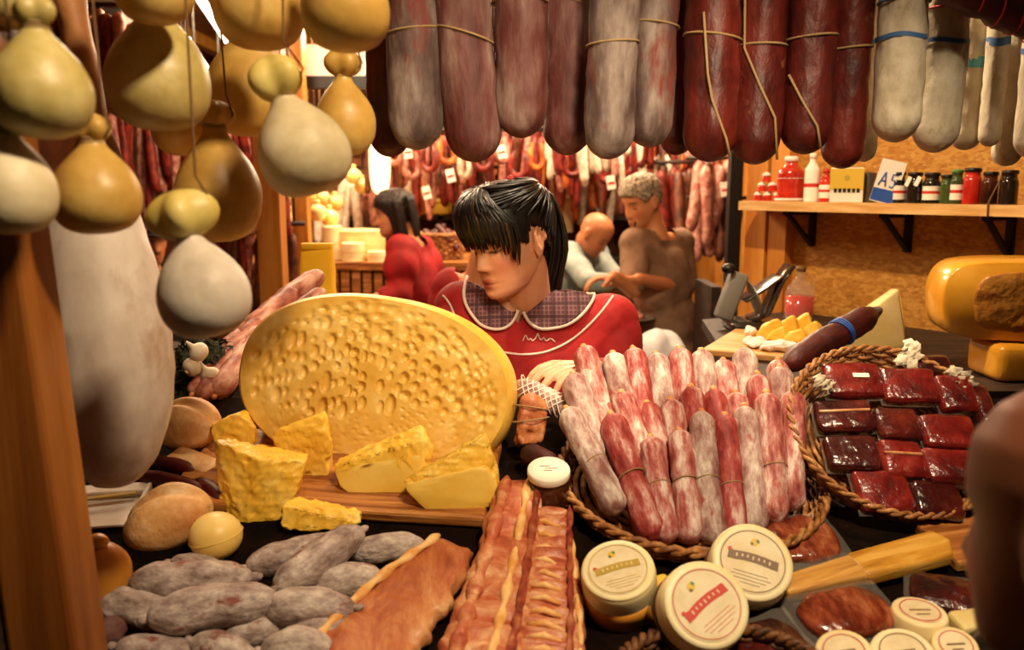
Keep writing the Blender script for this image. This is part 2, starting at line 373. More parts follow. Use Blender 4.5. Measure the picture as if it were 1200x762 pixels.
def sausage(L, r, bend=0, m=18, n=14, p=4, lumpy=.06, seed=0, tip=.0, pinch=(), crease=0):
    s = np.linspace(.004, .996, m); u = (1 - np.cos(math.pi * s)) / 2
    ek = {2: 2.6, 3: 2.0, 4: 1.45}.get(p, 1.1) * r                   # how far the rounded ends reach in
    e = np.minimum(1, np.minimum(u, 1 - u) * L / ek)
    rr = r * np.sqrt(np.maximum(1 - (1 - e) ** 2, .006)) * (1 - tip * u)
    for (pu, pd) in pinch: rr = rr * (1 - pd * np.exp(-((u - pu) / .02) ** 2))
    P = np.stack([bend * np.sin(math.pi * u), np.zeros(m), -L * u], 1)
    V, F = tube(P, rr, n)
    k = 1 + lumpy * snoise(V, 2.4 / r, seed) ; c = np.repeat(P, n, 0)
    if crease:                                                      # long wrinkles down the skin
        a = np.arctan2(V[:, 1] - c[:, 1], V[:, 0] - c[:, 0]); k = k - crease * np.exp(-((np.sin(2.5 * a + 1.6 * snoise(V, .5 / r, seed + 7) + seed)) / .22) ** 2)
    return c + (V - c) * k[:, None], F
def ring(r, z, th=.0015, tilt=0, n=18, cx=0):
    a = np.arange(n) * 2 * math.pi / n
    return loop_tube(np.stack([cx + r * np.cos(a), r * np.sin(a), z + tilt * r * np.cos(a)], 1), th, 5)
# ================================================================== the setting
struct('floor', bx(-4, 4, -1.5, 9.2, -.06, 0), 'floor_tile')
struct('ceiling', bx(-4, 4, -1.5, 9.2, 3.0, 3.06), 'ceiling_board')
struct('wall_back', bx(-4, 4, 9.0, 9.2, 0, 3.0), 'hall_wall')
struct('wall_left', bx(-4.1, -4, -1.5, 9.2, 0, 3.0), 'hall_wall')
struct('wall_hall_right', bx(4, 4.1, -1.5, 9.2, 0, 3.0), 'hall_wall')
# ceiling joists seen between the hanging cheeses
for k, x in enumerate(np.linspace(-3.6, 3.6, 9)):
    struct('trim_%d' % (k + 1), bx(x - .05, x + .05, 2.4, 9.0, 2.9, 3.0), 'panel_wood')
# the chipboard wall on the right, running towards the viewer
WU = Vector((.598, -.801, 0)); WN = Vector((.801, .598, 0)); SA = Vector((.787, 2.9, 0))
WROT = Matrix((WU, WN, Vector((0, 0, 1)))).transposed().to_4x4()      # local x along wall, y into wall
def wl(s, off, z): return SA + WU * s + WN * off + Vector((0, 0, z))
def wall_px(px, off):
    """distance along the wall of the point at column px, off metres behind the shelf edge"""
    A = SA + WN * off; k = (px - 600) / 1000
    return (k * (.987 * A.y + .01) - A.x) / (WU.x - k * .987 * WU.y)
o = struct('wall_right', xf(bx(0, 2.6, 0, .04, 0, 2.95), Matrix.Translation(wl(.03, .18, 0)) @ WROT), 'osb')
for k, s in enumerate((-.10, .0)):                                     # timber uprights at its end
    struct('trim_%d' % (k + 20), xf(bx(s, s + (.07 if k else .085), 0, .06, 0, 2.95), Matrix.Translation(wl(0, .13, 0)) @ WROT), 'panel_wood')

# near post of the stall, leaning a little
e1, e2 = at(44, 300, .92), at(110, 762, .92); lean = (e1.x - e2.x) / (e1.z - e2.z)
def leaning(w_, x1, y_):
    V, F = rbox(w_, .07, 2.42, .006, 2, 3); V = V.copy(); V = lump((V, F), .0012, 14, 3)[0]; V[:, 0] += x1 - w_ / 2 + lean * (V[:, 2] + 1.21); return V, F
xb = e2.x - lean * e2.z
post = build('timber_post', leaning(.078, 0, 0), 'post_wood', smooth=False); post.location = (xb, .92, 1.21)
tag(post, 'thick orange timber post at the corner of the stall beside the ham', 'post')
p2_ = build('timber_post', leaning(.10, -.081, 0), 'dark_wood', smooth=False); p2_.location = (xb, .915, 1.21)
tag(p2_, 'dark brown timber post fixed to the outer side of the orange post', 'post')

# ------------------------------------------------------------------ hanging rack above the frame
RZ = 2.42
rack = thing('hanging_rack', 'wooden hanging rack of parallel poles above the stall front', 'rack', (0, 1.2, RZ))
for Y in (.80, .92, 1.02, 1.12, 1.22, 1.34, 1.45, 1.55):
    build('pole', mv(tube([(-1.05, 0, 0), (1.25, 0, 0)], .011, 10), (0, Y - 1.2, 0)), 'post_wood', rack)
for x in (-1.05, 1.25):
    build('rail', bx(x - .02, x + .02, -.45, .42, -.025, .025), 'post_wood', rack, smooth=False)
    for y in (-.40, .38): build('hanger', bx(x - .02, x + .02, y - .02, y + .02, .025, 3.0 - RZ), 'post_wood', rack, smooth=False)

# ================================================================== display counter
ctr = thing('display_counter', 'dark sloping display counter under the cheeses and salamis', 'counter', (0, 1.36, 0))
def cpart(name, vf, mat): return build(name, mv(vf, (0, -1.36, 0)), mat, ctr, smooth=False)
Ya, Yb = .97, 1.74
V = [(x, y, zs(y) + dz) for dz in (-.03, 0) for y in (Ya, Yb) for x in (-1.1, 1.3)]
cpart('counter_top', (np.array(V), bx(0, 1, 0, 1, 0, 1)[1]), 'counter_cloth')
cpart('front_panel', bx(-1.1, 1.3, Ya, Ya + .03, 0, zs(Ya) - .025), 'dark_wood')
cpart('back_panel', bx(-1.1, 1.3, Yb - .03, Yb, 0, zs(Yb) - .04), 'dark_wood')
for x in (-1.1, 1.27): cpart('side_panel', bx(x, x + .03, Ya + .03, Yb - .03, 0, zs(Ya) - .03), 'dark_wood')
sc = thing('side_counter', 'dark side counter running along the chipboard wall', 'counter', (1.0, 2.4, 0))
def spart(name, pts, z0, z1, mat):
    n = len(pts); V = [(x - 1.0, y - 2.4, z) for z in (z0, z1) for x, y in pts]
    F = [tuple(range(n - 1, -1, -1)), tuple(range(n, 2 * n))] + [(i, (i + 1) % n, n + (i + 1) % n, n + i) for i in range(n)]
    build(name, (np.array(V), F), mat, sc, smooth=False)
q1 = wl(.08, .17, 0); q2 = wl(1.42, .17, 0)
spart('counter_top', [(.50, 1.76), (q2.x, 1.76), (q2.x, q2.y), (q1.x, q1.y), (.62, 2.75)], 1.245, 1.275, 'dark_wood')
spart('cabinet', [(.54, 1.80), (q2.x - .02, 1.80), (q2.x - .02, q2.y - .02), (q1.x, q1.y - .03), (.66, 2.72)], 0, 1.245, 'dark_wood')
lc = thing('side_counter', 'dark side counter behind the big cut cheese carrying sausages', 'counter', (-.62, 2.1, 0))
build('counter_top', bx(-.45, .28, -.34, .5, 1.20, 1.23), 'dark_wood', lc, smooth=False)
build('cabinet', bx(-.42, .25, -.31, .47, 0, 1.20), 'dark_wood', lc, smooth=False)

# ================================================================== hanging pear-shaped cheeses
PY = (.80, .92, 1.02, 1.12, 1.22, 1.34)
def pear(px, py, rp, Y, mat, label, knob=None, seed=0, stretch=1.0, tilt=0, knobscale=1.0, cord=True):
    c = at(px, py, Y); Rr = rp * depth(c) / FPX; H = 2.35 * Rr * stretch
    prof = [(.0, 0), (.36, .03), (.70, .18), (.93, .5), (1, .88), (.95, 1.22), (.78, 1.58), (.52, 1.9), (.31, 2.14), (.24, 2.35)]
    zc = .9 * Rr * stretch
    vf = lathe([(r * Rr, z * Rr * stretch - zc) for r, z in prof], 30)
    vf = lump(vf, Rr * .018, 1.7 / Rr, seed)
    o = build('pear_cheese', vf, mat); o.location = c; o.rotation_euler = (0, R(tilt), 0)
    tag(o, label, 'cheese', 'pear-shaped cheeses hanging at the stall corner')
    zn = H - zc
    build('string', join([ring(.25 * Rr, zn, .0016), ring(.25 * Rr, zn - .004, .0016)]), 'twine', o)
    ko = zn + .24 * Rr * knobscale
    kv = ball((0, 0, ko), (.42 * Rr * knobscale, .36 * Rr * knobscale, .33 * Rr * knobscale), 36, 18)
    kV = kv[0].copy(); a = np.arctan2(kV[:, 1], kV[:, 0]); lob = 1 + .16 * np.cos(4 * a + seed)
    kV[:, 0] *= lob; kV[:, 1] *= lob
    build('knob', (kV, kv[1]), knob or mat, o)
    if cord:                                                       # cord from the neck to the nearest pole
        inv = o.rotation_euler.to_matrix().transposed()
        Yp = min(PY, key=lambda v: abs(v - Y)); top = inv @ (Vector((c.x, Yp, RZ - .01)) - c)
        side = inv @ Vector((c.x + .24 * Rr, Y, 0)) if False else Vector((.26 * Rr, 0, zn))
        build('hanging_cord', tube([side, (.44 * Rr * knobscale, 0, ko), (.3 * Rr * knobscale, 0, ko + .45 * Rr * knobscale), top], .0014, 6), 'cord_dark', o)
    return o
L = 'hanging on a cord'
pear(48, 112, 57, .80, 'cacio_olive', 'outermost olive-yellow pear cheese, hanging in front of the ham shank', None, 1, .98)
pear(14, 228, 50, .80, 'cacio_pale', 'pale pear cheese hanging over the orange post, below the outermost olive cheese', None, 2, 1.05)
pear(113, 232, 51, .92, 'cacio_gold', 'golden pear cheese hanging in front of the top of the white ham', 'cacio_gold', 3, .92)
pear(186, 98, 59, 1.12, 'cacio_olive', 'large smooth olive-yellow pear cheese hanging beside the ham shank', None, 4, 1.02)
pear(180, -14, 46, 1.02, 'cacio_gold', 'dim amber pear cheese hanging above the large olive-yellow one', None, 5, 1.0)
pear(304, 8, 54, 1.12, 'cacio_gold', 'golden pear cheese hanging between the amber one and the round yellow one', None, 6, 1.0)
pear(405, 14, 53, 1.02, 'cacio_gold', 'round bright yellow cheese hanging right next to the first grey salami', None, 7, .95)
pear(292, 112, 50, 1.34, 'cacio_gold', 'shaded amber pear cheese hanging behind the lobed-knob cheese', None, 8, 1.05)
pear(357, 183, 54, 1.02, 'cacio_pale', 'pale bulging pear cheese with a big lobed knob, lowest of the middle cheeses', 'cacio_knob', 9, .95, -19, 1.45)
pear(404, 146, 36, 1.22, 'cacio_gold', 'small amber pear cheese tucked behind the pale lobed-knob cheese', 'cacio_gold', 10, 1.1, 0, 1.4)
pear(256, 232, 50, 1.22, 'cacio_gold', 'flat amber pear cheese hanging behind the string of the white cheese', None, 11, 1.15)
pear(240, 348, 53, .92, 'cacio_grey', 'greyish white pear cheese with yellow lobed knob, lowest of all hanging cheeses', 'cacio_knob', 12, 1.0, -12, 1.65)
pear(10, -4, 40, .92, 'cacio_olive', 'dark olive cheese hanging at the very top corner behind the outermost olive cheese', None, 13, 1.0)
pear(216, 148, 38, 1.34, 'cacio_gold', 'shaded brownish cheese hanging behind the large smooth olive-yellow one', None, 14, 1.0)

# ------------------------------------------------------------------ ham
def ham():
    Y = 1.16
    pts = [(112, 568, 8), (122, 545, 48), (128, 505, 66), (128, 455, 74), (124, 400, 76), (118, 340, 70), (112, 290, 62), (112, 240, 46), (113, 180, 26), (106, 130, 17), (95, 70, 16), (84, 20, 16), (76, -20, 19), (72, -45, 16), (70, -52, 6)]
    base = at(112, 568, Y); P = [at(x, y, Y) - base for x, y, r in pts]; rr = [r * Y / 1000 for x, y, r in pts]
    def cr(Pn, k=5):
        out = []
        for i in range(len(Pn) - 1):
            a, b, c, d = [np.array(Pn[max(0, min(len(Pn) - 1, j))], float) for j in (i - 1, i, i + 1, i + 2)]
            for q in range(k):
                t = q / k; out.append(.5 * (2 * b + (c - a) * t + (2 * a - 5 * b + 4 * c - d) * t * t + (3 * b - a - 3 * c + d) * t ** 3))
        out.append(np.array(Pn[-1], float)); return np.array(out)
    PP = cr(P); RR = np.maximum(cr([(r, 0, 0) for r in rr])[:, 0], .004)
    k = 7 * 5 + 2                                              # the fat body ends, the shank begins
    V, F = tube(PP[:k + 3], RR[:k + 3], 32); V = np.array(V)
    cen = np.repeat(PP[:k + 3], 32, 0); d = V - cen
    d[:, 1] *= .8; V = cen + d * (1 + .03 * snoise(V, 22, 3) + .018 * snoise(V, 60, 5))[:, None]
    o = build('ham', (V, F), 'ham_fat'); o.location = base
    tag(o, 'large whole ham with a white fat side and brown shank hanging behind the orange post', 'ham')
    build('shank', lump(tube(PP[k:], RR[k:] * 1.03, 20), .003, 40, 2), 'ham_shank', o)
    top = PP[-3]
    build('hanging_cord', join([ring(.019, 0, .002), tube([(0.018, 0, 0), (.005, 0, .05), tuple(Vector((0, 1.12 - Y, RZ - .012)) + Vector((base.x + top[0], 0, 0)) - Vector((base.x + top[0], 0, base.z + top[2])))], .002, 6)]), 'cord_dark', o).location = top
ham()

# ------------------------------------------------------------------ row of salamis on the poles
def hang(px0, px1, ybot, Y, mat, label, seed, bend=0, top=2.30, ties=(), cordmat='twine', band=None, long_string=None, group='salamis hanging in a row over the counter', p=5, pxt=None):
    b = at((px0 + px1) / 2, ybot, Y); r = (px1 - px0) / 2 * depth(b) / FPX
    L_ = top - b.z
    o = build('hanging_salami', sausage(L_, r, bend, 46, 36, p, .055, seed, crease=.05), mat)
    o.location = (b.x - (pxt or 0) * Y / 1000, Y, top)
    if pxt: o.rotation_euler = (0, -math.atan2(pxt * Y / 1000, L_), 0)
    tag(o, label, 'salami', group)
    uz = lambda z: bend * math.sin(math.pi * min(1, max(0, -z / L_)))
    tw = []
    for (ty, tl) in ties:
        z = at((px0 + px1) / 2, ty, Y).z - top; tw.append(ring(r * 1.03, z, .002, tl, 24, uz(z)))
    if tw: build('twine_tie', join(tw), cordmat, o)
    if long_string:                                            # a string running down the skin: (px offset, y) pairs
        pts = []
        for fx, ty in long_string:
            z = at(600, ty, Y).z - top; a = math.asin(max(-1, min(1, fx))); pts.append((uz(z) + r * 1.08 * math.sin(a), -r * 1.08 * math.cos(a), z))
        build('long_string', tube(pts, .0022, 6), cordmat, o)
    if band:
        col, by, bh = band; z = at(600, by, Y).z - top; h = bh * Y / 1000
        n = 26; a = np.arange(n) * 2 * math.pi / n; zz = [z - h / 2, z + h / 2]
        V = np.vstack([np.stack([uz(z) + r * 1.035 * np.cos(a), r * 1.035 * np.sin(a), np.full(n, q) + .002 * np.sin(3 * a + seed)], 1) for q in zz])
        build('paper_band', (V, rings_faces(2, n, False)), col, o)
    Yp = min((1.34, 1.45, 1.55), key=lambda v: abs(v - Y))
    rotinv = o.rotation_euler.to_matrix().transposed()
    build('hanging_cord', tube([(0, 0, -.012), tuple(rotinv @ Vector((0, (Yp - Y) * .5, .05))), tuple(rotinv @ Vector((0, Yp - Y, RZ - top - .008)))], .0022, 6), 'twine', o)
    return o
G1 = 'grey mould-bloomed salamis hanging'; 
hang(432, 482, 184, 1.55, 'salami_dark', 'dark red salami hanging behind the first grey salami next to the yellow cheese', 1)
hang(457, 522, 176, 1.45, 'salami_grey', 'grey salami tied with twine, first of the hanging row beside the yellow cheese', 2, ties=((38, .1),), pxt=8)
hang(527, 592, 191, 1.45, 'salami_grey_red', 'grey-red salami with a crooked swollen end, second of the hanging row', 3, -.008, ties=((42, -.35),), pxt=24)
hang(580, 642, 162, 1.45, 'salami_grey_red', 'short reddish salami tied near the top, third of the hanging row', 4, ties=((3, 0),), pxt=4)
hang(636, 692, 182, 1.55, 'salami_grey_red', 'slim dark reddish salami set back between the short and the brown-grey one', 5, pxt=-4, ties=((5, -.2),))
hang(683, 741, 187, 1.45, 'salami_grey', 'brown-grey salami with a thin twine tie, fifth of the hanging row', 6, ties=((52, .1),), pxt=-10)
hang(733, 787, 173, 1.50, 'salami_grey', 'pale grey salami hanging between the brown-grey and the dark red ones', 7, ties=((30, -.1),), pxt=-10)
hang(772, 812, 182, 1.58, 'salami_dark', 'very dark red salami set back behind the pale grey one', 8)
hang(800, 864, 190, 1.45, 'salami_red', 'wine-red salami with a faint bloom next to the pale grey ones', 9, ties=((45, -.15),), long_string=((-.5, 20), (-.35, 90), (-.2, 120), (.3, 165), (.45, 185)), pxt=6)
hang(855, 913, 193, 1.46, 'salami_red', 'wine-red salami with a long loose string across it, second red hanging one', 10, ties=((55, 0),), long_string=((-.8, 0), (-.75, 60), (-.2, 105), (.4, 140), (.6, 188)), pxt=-2)
hang(914, 970, 181, 1.45, 'salami_red', 'dark red salami with a twine tie, third red hanging one', 11, ties=((45, .1),), long_string=((-.9, 90), (-.5, 120), (.1, 150), (.3, 175)), pxt=-4)
hang(962, 1010, 198, 1.47, 'salami_red', 'deep red salami hanging right next to the white ones', 12, ties=((58, .1),), pxt=-3)
W = 'white floury salamis with blue bands'
hang(997, 1026, 190, 1.53, 'salami_white', 'slim white salami with a blue band set back beside the deep red one', 13, band=('blue_band', 52, 5), pxt=-8)
hang(1021, 1075, 167, 1.43, 'salami_white', 'thick white salami with a blue band next to the deep red one', 14, band=('blue_band', 45, 5), ties=((3, 0),), cordmat='blue_band')
hang(1068, 1120, 179, 1.46, 'salami_white', 'thick white salami with both a blue and a thin reddish band', 15, band=('blue_band', 51, 5), ties=((12, 0),), cordmat='label_red', pxt=-6)
hang(1112, 1148, 176, 1.55, 'salami_white', 'shorter white salami with a turquoise paper band', 16, top=2.02, band=('teal_band', 74, 12))
hang(1146, 1171, 172, 1.50, 'salami_white', 'slim white salami with a blue band hanging beyond the turquoise-banded one', 17, band=('blue_band', 50, 9), pxt=-2)
hang(1162, 1195, 195, 1.56, 'salami_white', 'shaded beige salami hanging lowest at the end of the white ones', 18)
hang(1188, 1225, 185, 1.45, 'salami_white', 'shaded white salami hanging last at the end of the row', 19, band=('blue_band', 60, 6))
# red netting bundle at the top corner
o = build('netted_salami', sausage(.34, .035, 0, 20, 16, 4, .1, 5), 'salami_dark'); aim(o, at(1095, -32, 1.36), at(1255, 40, 1.38))
tag(o, 'red-netted salami lying slantwise across the tops of the white salamis', 'salami')
net = []
for k in range(9): net.append(ring(.0365 * math.sqrt(max(.05, 1 - abs(2 * (k + 1) / 10 - 1) ** 4)), -.034 * (k + 1), .0014, .5, 16))
build('netting', join(net), 'label_red', o)
build('hanging_cord', tube([(0, 0, -.02), o.rotation_quaternion.inverted() @ (Vector((o.location.x, 1.34, RZ - .01)) - o.location)], .002, 6), 'twine', o)
# ================================================================== food on the counter
# ---- the big cut cheese: a dense face pitted with real holes, a domed rind behind it
def big_cheese():
    A, B = .245, .157; rs = np.random.RandomState(4)
    nr, na = 84, 230
    holes = []
    for _ in range(9000):
        x, z = rs.uniform(-A, A), rs.uniform(-B, B); q = (x / A) ** 2 + (z / B) ** 2
        if q > .86: continue
        up = z > -.045 + .02 * math.sin(x * 14)
        r = rs.uniform(.0046, .0098) if up else rs.uniform(.0016, .0036)
        if q > .6 and up: r *= .8
        el = rs.uniform(1.1, 2.3) if x < .06 else rs.uniform(.9, 1.3)
        ok = all(((x - hx) / (r + hr)) ** 2 + ((z - hz) / (r * el + hr * he)) ** 2 > (1.02 if up else 2.0) for hx, hz, hr, he, _d in holes)
        if ok: holes.append((x, z, r, el, rs.uniform(.6, 1.1)))
        if len(holes) > 330: break
    # density falls at the edge: rings spaced evenly
    V = [(0, 0, 0)]; F = []
    for i in range(1, nr + 1):
        t = i / nr
        for j in range(na):
            a = 2 * math.pi * j / na; e = 2.25
            V.append((A * t * np.sign(math.cos(a)) * abs(math.cos(a)) ** (2 / e), 0, B * t * np.sign(math.sin(a)) * abs(math.sin(a)) ** (2 / e)))
    V = np.array(V); dep = np.zeros(len(V))
    for hx, hz, hr, he, d in holes:
        q = ((V[:, 0] - hx) / hr) ** 2 + ((V[:, 2] - hz) / (hr * he)) ** 2
        k = q < 1; dep[k] = np.maximum(dep[k], d * hr * 1.25 * (1 - q[k]) ** .5)
    V[:, 1] = dep + .0012 * snoise(V, 90, 3) 
    for j in range(na): F.append((0, 1 + (j + 1) % na, 1 + j))
    for i in range(nr - 1):
        for j in range(na):
            k = (j + 1) % na; F.append((1 + i * na + j, 1 + i * na + k, 1 + (i + 1) * na + k, 1 + (i + 1) * na + j))
    face = build('cut_cheese', (V, F), 'cheese_face')
    tag(face, 'huge oval yellow cheese with a cut face full of holes, standing on a wooden board', 'cheese')
    rimv = V[1 + (nr - 1) * na:]; P = [rimv]
    for dy, s in ((.004, 1.012), (.012, 1.03), (.03, 1.05), (.06, 1.06), (.10, 1.04), (.13, .97), (.15, .85), (.16, .65), (.165, .3), (.166, .02)):
        q = rimv * np.array([s, 0, s]); q[:, 1] = dy; P.append(q)
    build('rind', (np.vstack(P), rings_faces(len(P), na, False)), 'cheese_rind', face)
    c = at(436, 452, 1.50)
    face.rotation_euler = Euler((R(-12), R(8), R(-6)), 'YXZ'); face.location = c
    return face
big_cheese()

# ---- wooden board under the cheese
bpts = [on(150, 545), on(300, 590), on(520, 632), on(583, 605), on(600, 560), on(420, 535), on(250, 510)]
o = build('cutting_board', xf(rbox(.54, .245, .022, .006, 2, 2), Matrix.Identity(4)), 'board_wood', smooth=False)
tag(o, 'dark reddish wooden board carrying the big cheese and its chunks', 'board')
frame(o, on(400, 563, 0) + Vector((0, 0, .013)), Vector((1, -.10, -.02)), SLOPE @ Vector((0, 0, 1)))
BOARDM = o.location.copy(); 
# ---- chunks
def chunk(px, py, Y, pts, label, seed, amp=.0016, rind=None, mat='cheese_chunk', holes=12):
    """pts in pixels right/up and centimetres back, about the anchor"""
    c = at(px, py, Y); k = depth(c) / FPX
    P = [(x * k, b * .01, u * k) for x, u, b in pts]
    V, F = hull(P, .003, 5); rs = np.random.RandomState(seed); V = V.copy()
    V = lump((V, F), amp, 130, seed)[0]; V = lump((V, F), amp * .8, 300, seed + 5)[0]
    cen = V.mean(0)
    for _ in range(holes):
        v = V[rs.randint(len(V))].copy(); r = rs.uniform(.004, .009); d2 = ((V - v) ** 2).sum(1); m = d2 < r * r
        nrm = cen - v; nrm /= np.linalg.norm(nrm) + 1e-9
        V[m] += nrm * (r * .6 * (1 - d2[m] / r / r) ** .6)[:, None]
    o = build('cheese_chunk', (V, F), mat); o.location = c
    tag(o, label, 'cheese', 'cut chunks of yellow cheese')
    if rind:
        P = [(x * k, b * .01, u * k) for x, u, b in rind]
        build('rind', lump(hull(P, .002, 3), .0006, 120, seed), 'cheese_chunk_rind', o)
    return o
chunk(303, 572, 1.33, [(-52, 55, 1), (-50, -30, 1.2), (8, 38, -1), (54, 30, 1), (50, 8, 0), (28, -52, 0), (-20, -46, -1.5), (20, -55, -1), (-45, 50, 5), (50, 28, 6), (30, -45, 6), (-45, -30, 6), (5, 40, -1.8)], 'tallest crumbly yellow cheese chunk, standing upright between the roll and the board edge', 1, .0015, holes=22)
chunk(271, 505, 1.47, [(-25, 8, 0), (-20, -22, 0), (8, 21, 0), (26, 4, 1), (24, -22, 1), (-20, 5, 4), (10, 18, 5), (24, -20, 5)], 'small yellow cheese chunk peeping out behind the tallest chunk', 2)
chunk(356, 527, 1.41, [(-36, 22, 0), (-28, -32, 0), (22, 42, 0), (25, 22, -1), (33, 10, 0), (26, -38, 0), (-10, -38, 0), (-30, 20, 4), (22, 38, 4), (28, -34, 4), (-26, -30, 4)], 'squarish yellow cheese chunk leaning on the big cut face', 3, holes=16)
chunk(448, 545, 1.37, [(-58, -2, 0), (-50, -22, -.5), (-28, -37, -1), (40, -37, -1), (55, -8, 0), (60, 18, 1.5), (45, 46, 2), (50, 30, 0), (-55, 0, 4), (50, 20, 6), (40, -34, 6), (-30, -32, 6)], 'wide yellow cheese wedge with pale rind between two other chunks', 4, rind=[(-57, -5, -.35), (-50, -24, -.9), (-28, -39, -1.4), (40, -39, -1.4), (55, -8, -.4), (48, 14, -.2), (40, -38, 1), (-28, -38, 1), (45, 12, .6)], holes=14)
chunk(531, 558, 1.33, [(-58, -3, -1), (-53, -14, -1.5), (-20, -46, -1.5), (-10, -48, -1), (48, -32, -1), (56, -12, 0), (38, 50, 1.5), (42, 34, 1), (54, 0, 1), (-50, -6, 3), (38, 44, 5), (52, -20, 5), (-10, -42, 5)], 'thick yellow cheese wedge at the board corner nearest the ribs', 5, rind=[(-57, -6, -1.5), (-53, -15, -1.9), (-20, -48, -1.9), (-10, -50, -1.5), (49, -33, -1.4), (56, -14, -.4), (38, 14, -.2), (40, -34, 1), (-10, -48, 1), (36, 10, .6)], holes=14)
chunk(378, 605, 1.285, [(-47, 15, 0), (-48, -13, -1), (-15, -17, -1), (46, -8, -1), (47, 0, 0), (-10, 10, 1), (20, 6, 1), (-40, 14, 4), (40, -2, 4), (-40, -10, 3), (40, -9, 3)], 'thin flat slice of yellow cheese lying against the tallest chunk', 6, holes=4)

# ---- bread rolls, white tray, round cheeses at the left
def roll(px, py, w, h, Y, label, seed, tilt, slit=True):
    c = at(px, py, Y); k = depth(c) / FPX
    V, F = ball((0, 0, 0), (w * k / 2, w * k / 2.6, h * k / 2), 40, 26); V = V.copy()
    V[:, 2] = np.where(V[:, 2] < 0, V[:, 2] * .8, V[:, 2]); V = lump((V, F), w * k * .018, 5 / (w * k), seed)[0]
    a = np.abs(V[:, 1] + .004) / (w * k * .06); top = V[:, 2] > 0
    if slit: V[:, 2] -= np.where(top, .08 * h * k * np.exp(-a * a), 0)
    o = build('bread_roll', (V, F), 'bread'); o.location = c; o.rotation_euler = (R(15), R(tilt), R(20 * (seed % 3 - 1)))
    tag(o, label, 'bread', 'bread rolls'); return o
r1 = roll(221, 500, 84, 70, 1.52, 'crusty bread roll sitting behind the small cheese chunk under the ham', 3, -12)
r2 = roll(199, 611, 108, 84, 1.29, 'crusty bread roll lying between the white tray and the pale cheese ball', 4, -28)
ft = lump(ball((0, 0, 0), (.022, .005, .016), 16, 10), .002, 90, 3)
o = build('flour_patch', mv(ft, (-.043, -.022, -.008)), 'bread_flour', r2)
o = build('bread_slice', lump(hull([(-.05, -.02, 0), (.05, -.03, 0), (.055, .02, 0), (-.045, .03, 0), (-.045, -.018, .02), (.048, -.026, .016), (.05, .02, .016), (-.04, .028, .02)], .005, 3), .002, 50, 3), 'bread')
o.location = on(226, 548, .012); o.rotation_euler = (R(13), R(8), R(-15)); tag(o, 'flat piece of bread under the roll next to dark red sausages', 'bread')
for k, (x0, y0, x1, y1) in enumerate(((163, 540, 232, 556), (165, 560, 240, 578), (228, 566, 262, 590))):
    a, b = on(x0, y0, .016), on(x1, y1, .016); L_ = (b - a).length
    o = build('red_sausage', sausage(L_, .014, .006, 14, 12, 4, .05, k + 20), 'salami_red'); aim(o, a, b)
    build('casing_end', sausage(.012, .004, 0, 6, 6), 'casing', o, loc=(0, 0, .006))
    tag(o, ['dark red sausage lying under the ham above the white tray', 'dark red sausage touching the crusty roll beside the tray', 'short dark red sausage between the roll and the tallest cheese chunk'][k], 'sausage', 'dark red sausages by the tray')
tr = thing('paper_tray', 'white paper tray lying beside the orange post', 'tray', on(122, 598, .004))
frame(tr, on(122, 598, .004), Vector((1, .12, 0)), SLOPE @ Vector((0, 0, 1)))
build('base', rbox(.125, .10, .005, .002), 'paper_white', tr, smooth=False)
build('folded_edge', mv(rbox(.125, .03, .012, .004), (0, .045, .008)), 'paper_white', tr, smooth=False)
build('side_edge', mv(rbox(.008, .10, .02, .003), (.062, 0, .008)), 'paper_white', tr, smooth=False)
o = build('knife', join([bx(-.05, .05, -.004, .004, 0, .003)]), 'label_gold', smooth=False)
frame(o, on(122, 583, .017), Vector((1, .25, .03)), SLOPE @ Vector((0, 0, 1))); tag(o, 'thin tan wooden stick lying on the white tray', 'stick')
c = on(253, 628, .035); o = build('cheese_ball', lump(ball((0, 0, 0), (.0395, .0395, .036), 36, 26), .0008, 40, 2), 'cheese_ball'); o.location = c
build('seam', ring(.0396, .0, .0007, .2, 40), 'cheese_chunk_rind', o)
tag(o, 'smooth pale yellow cheese ball resting on the grey salamis', 'cheese')
c = on(112, 678, .045); o = build('smoked_cheese', lump(lathe([(0, -.05), (.025, -.047), (.043, -.028), (.048, 0), (.043, .025), (.028, .043), (.012, .052)], 30), .0012, 40, 3), 'cheese_orange'); o.location = c; o.rotation_euler = (R(6), R(10), 0)
build('knob', lump(ball((0, 0, .058), (.014, .013, .011), 16, 10), .001, 120), 'cheese_orange', o)
tag(o, 'orange smoked cheese half hidden behind the post, beside the grey salamis', 'cheese')

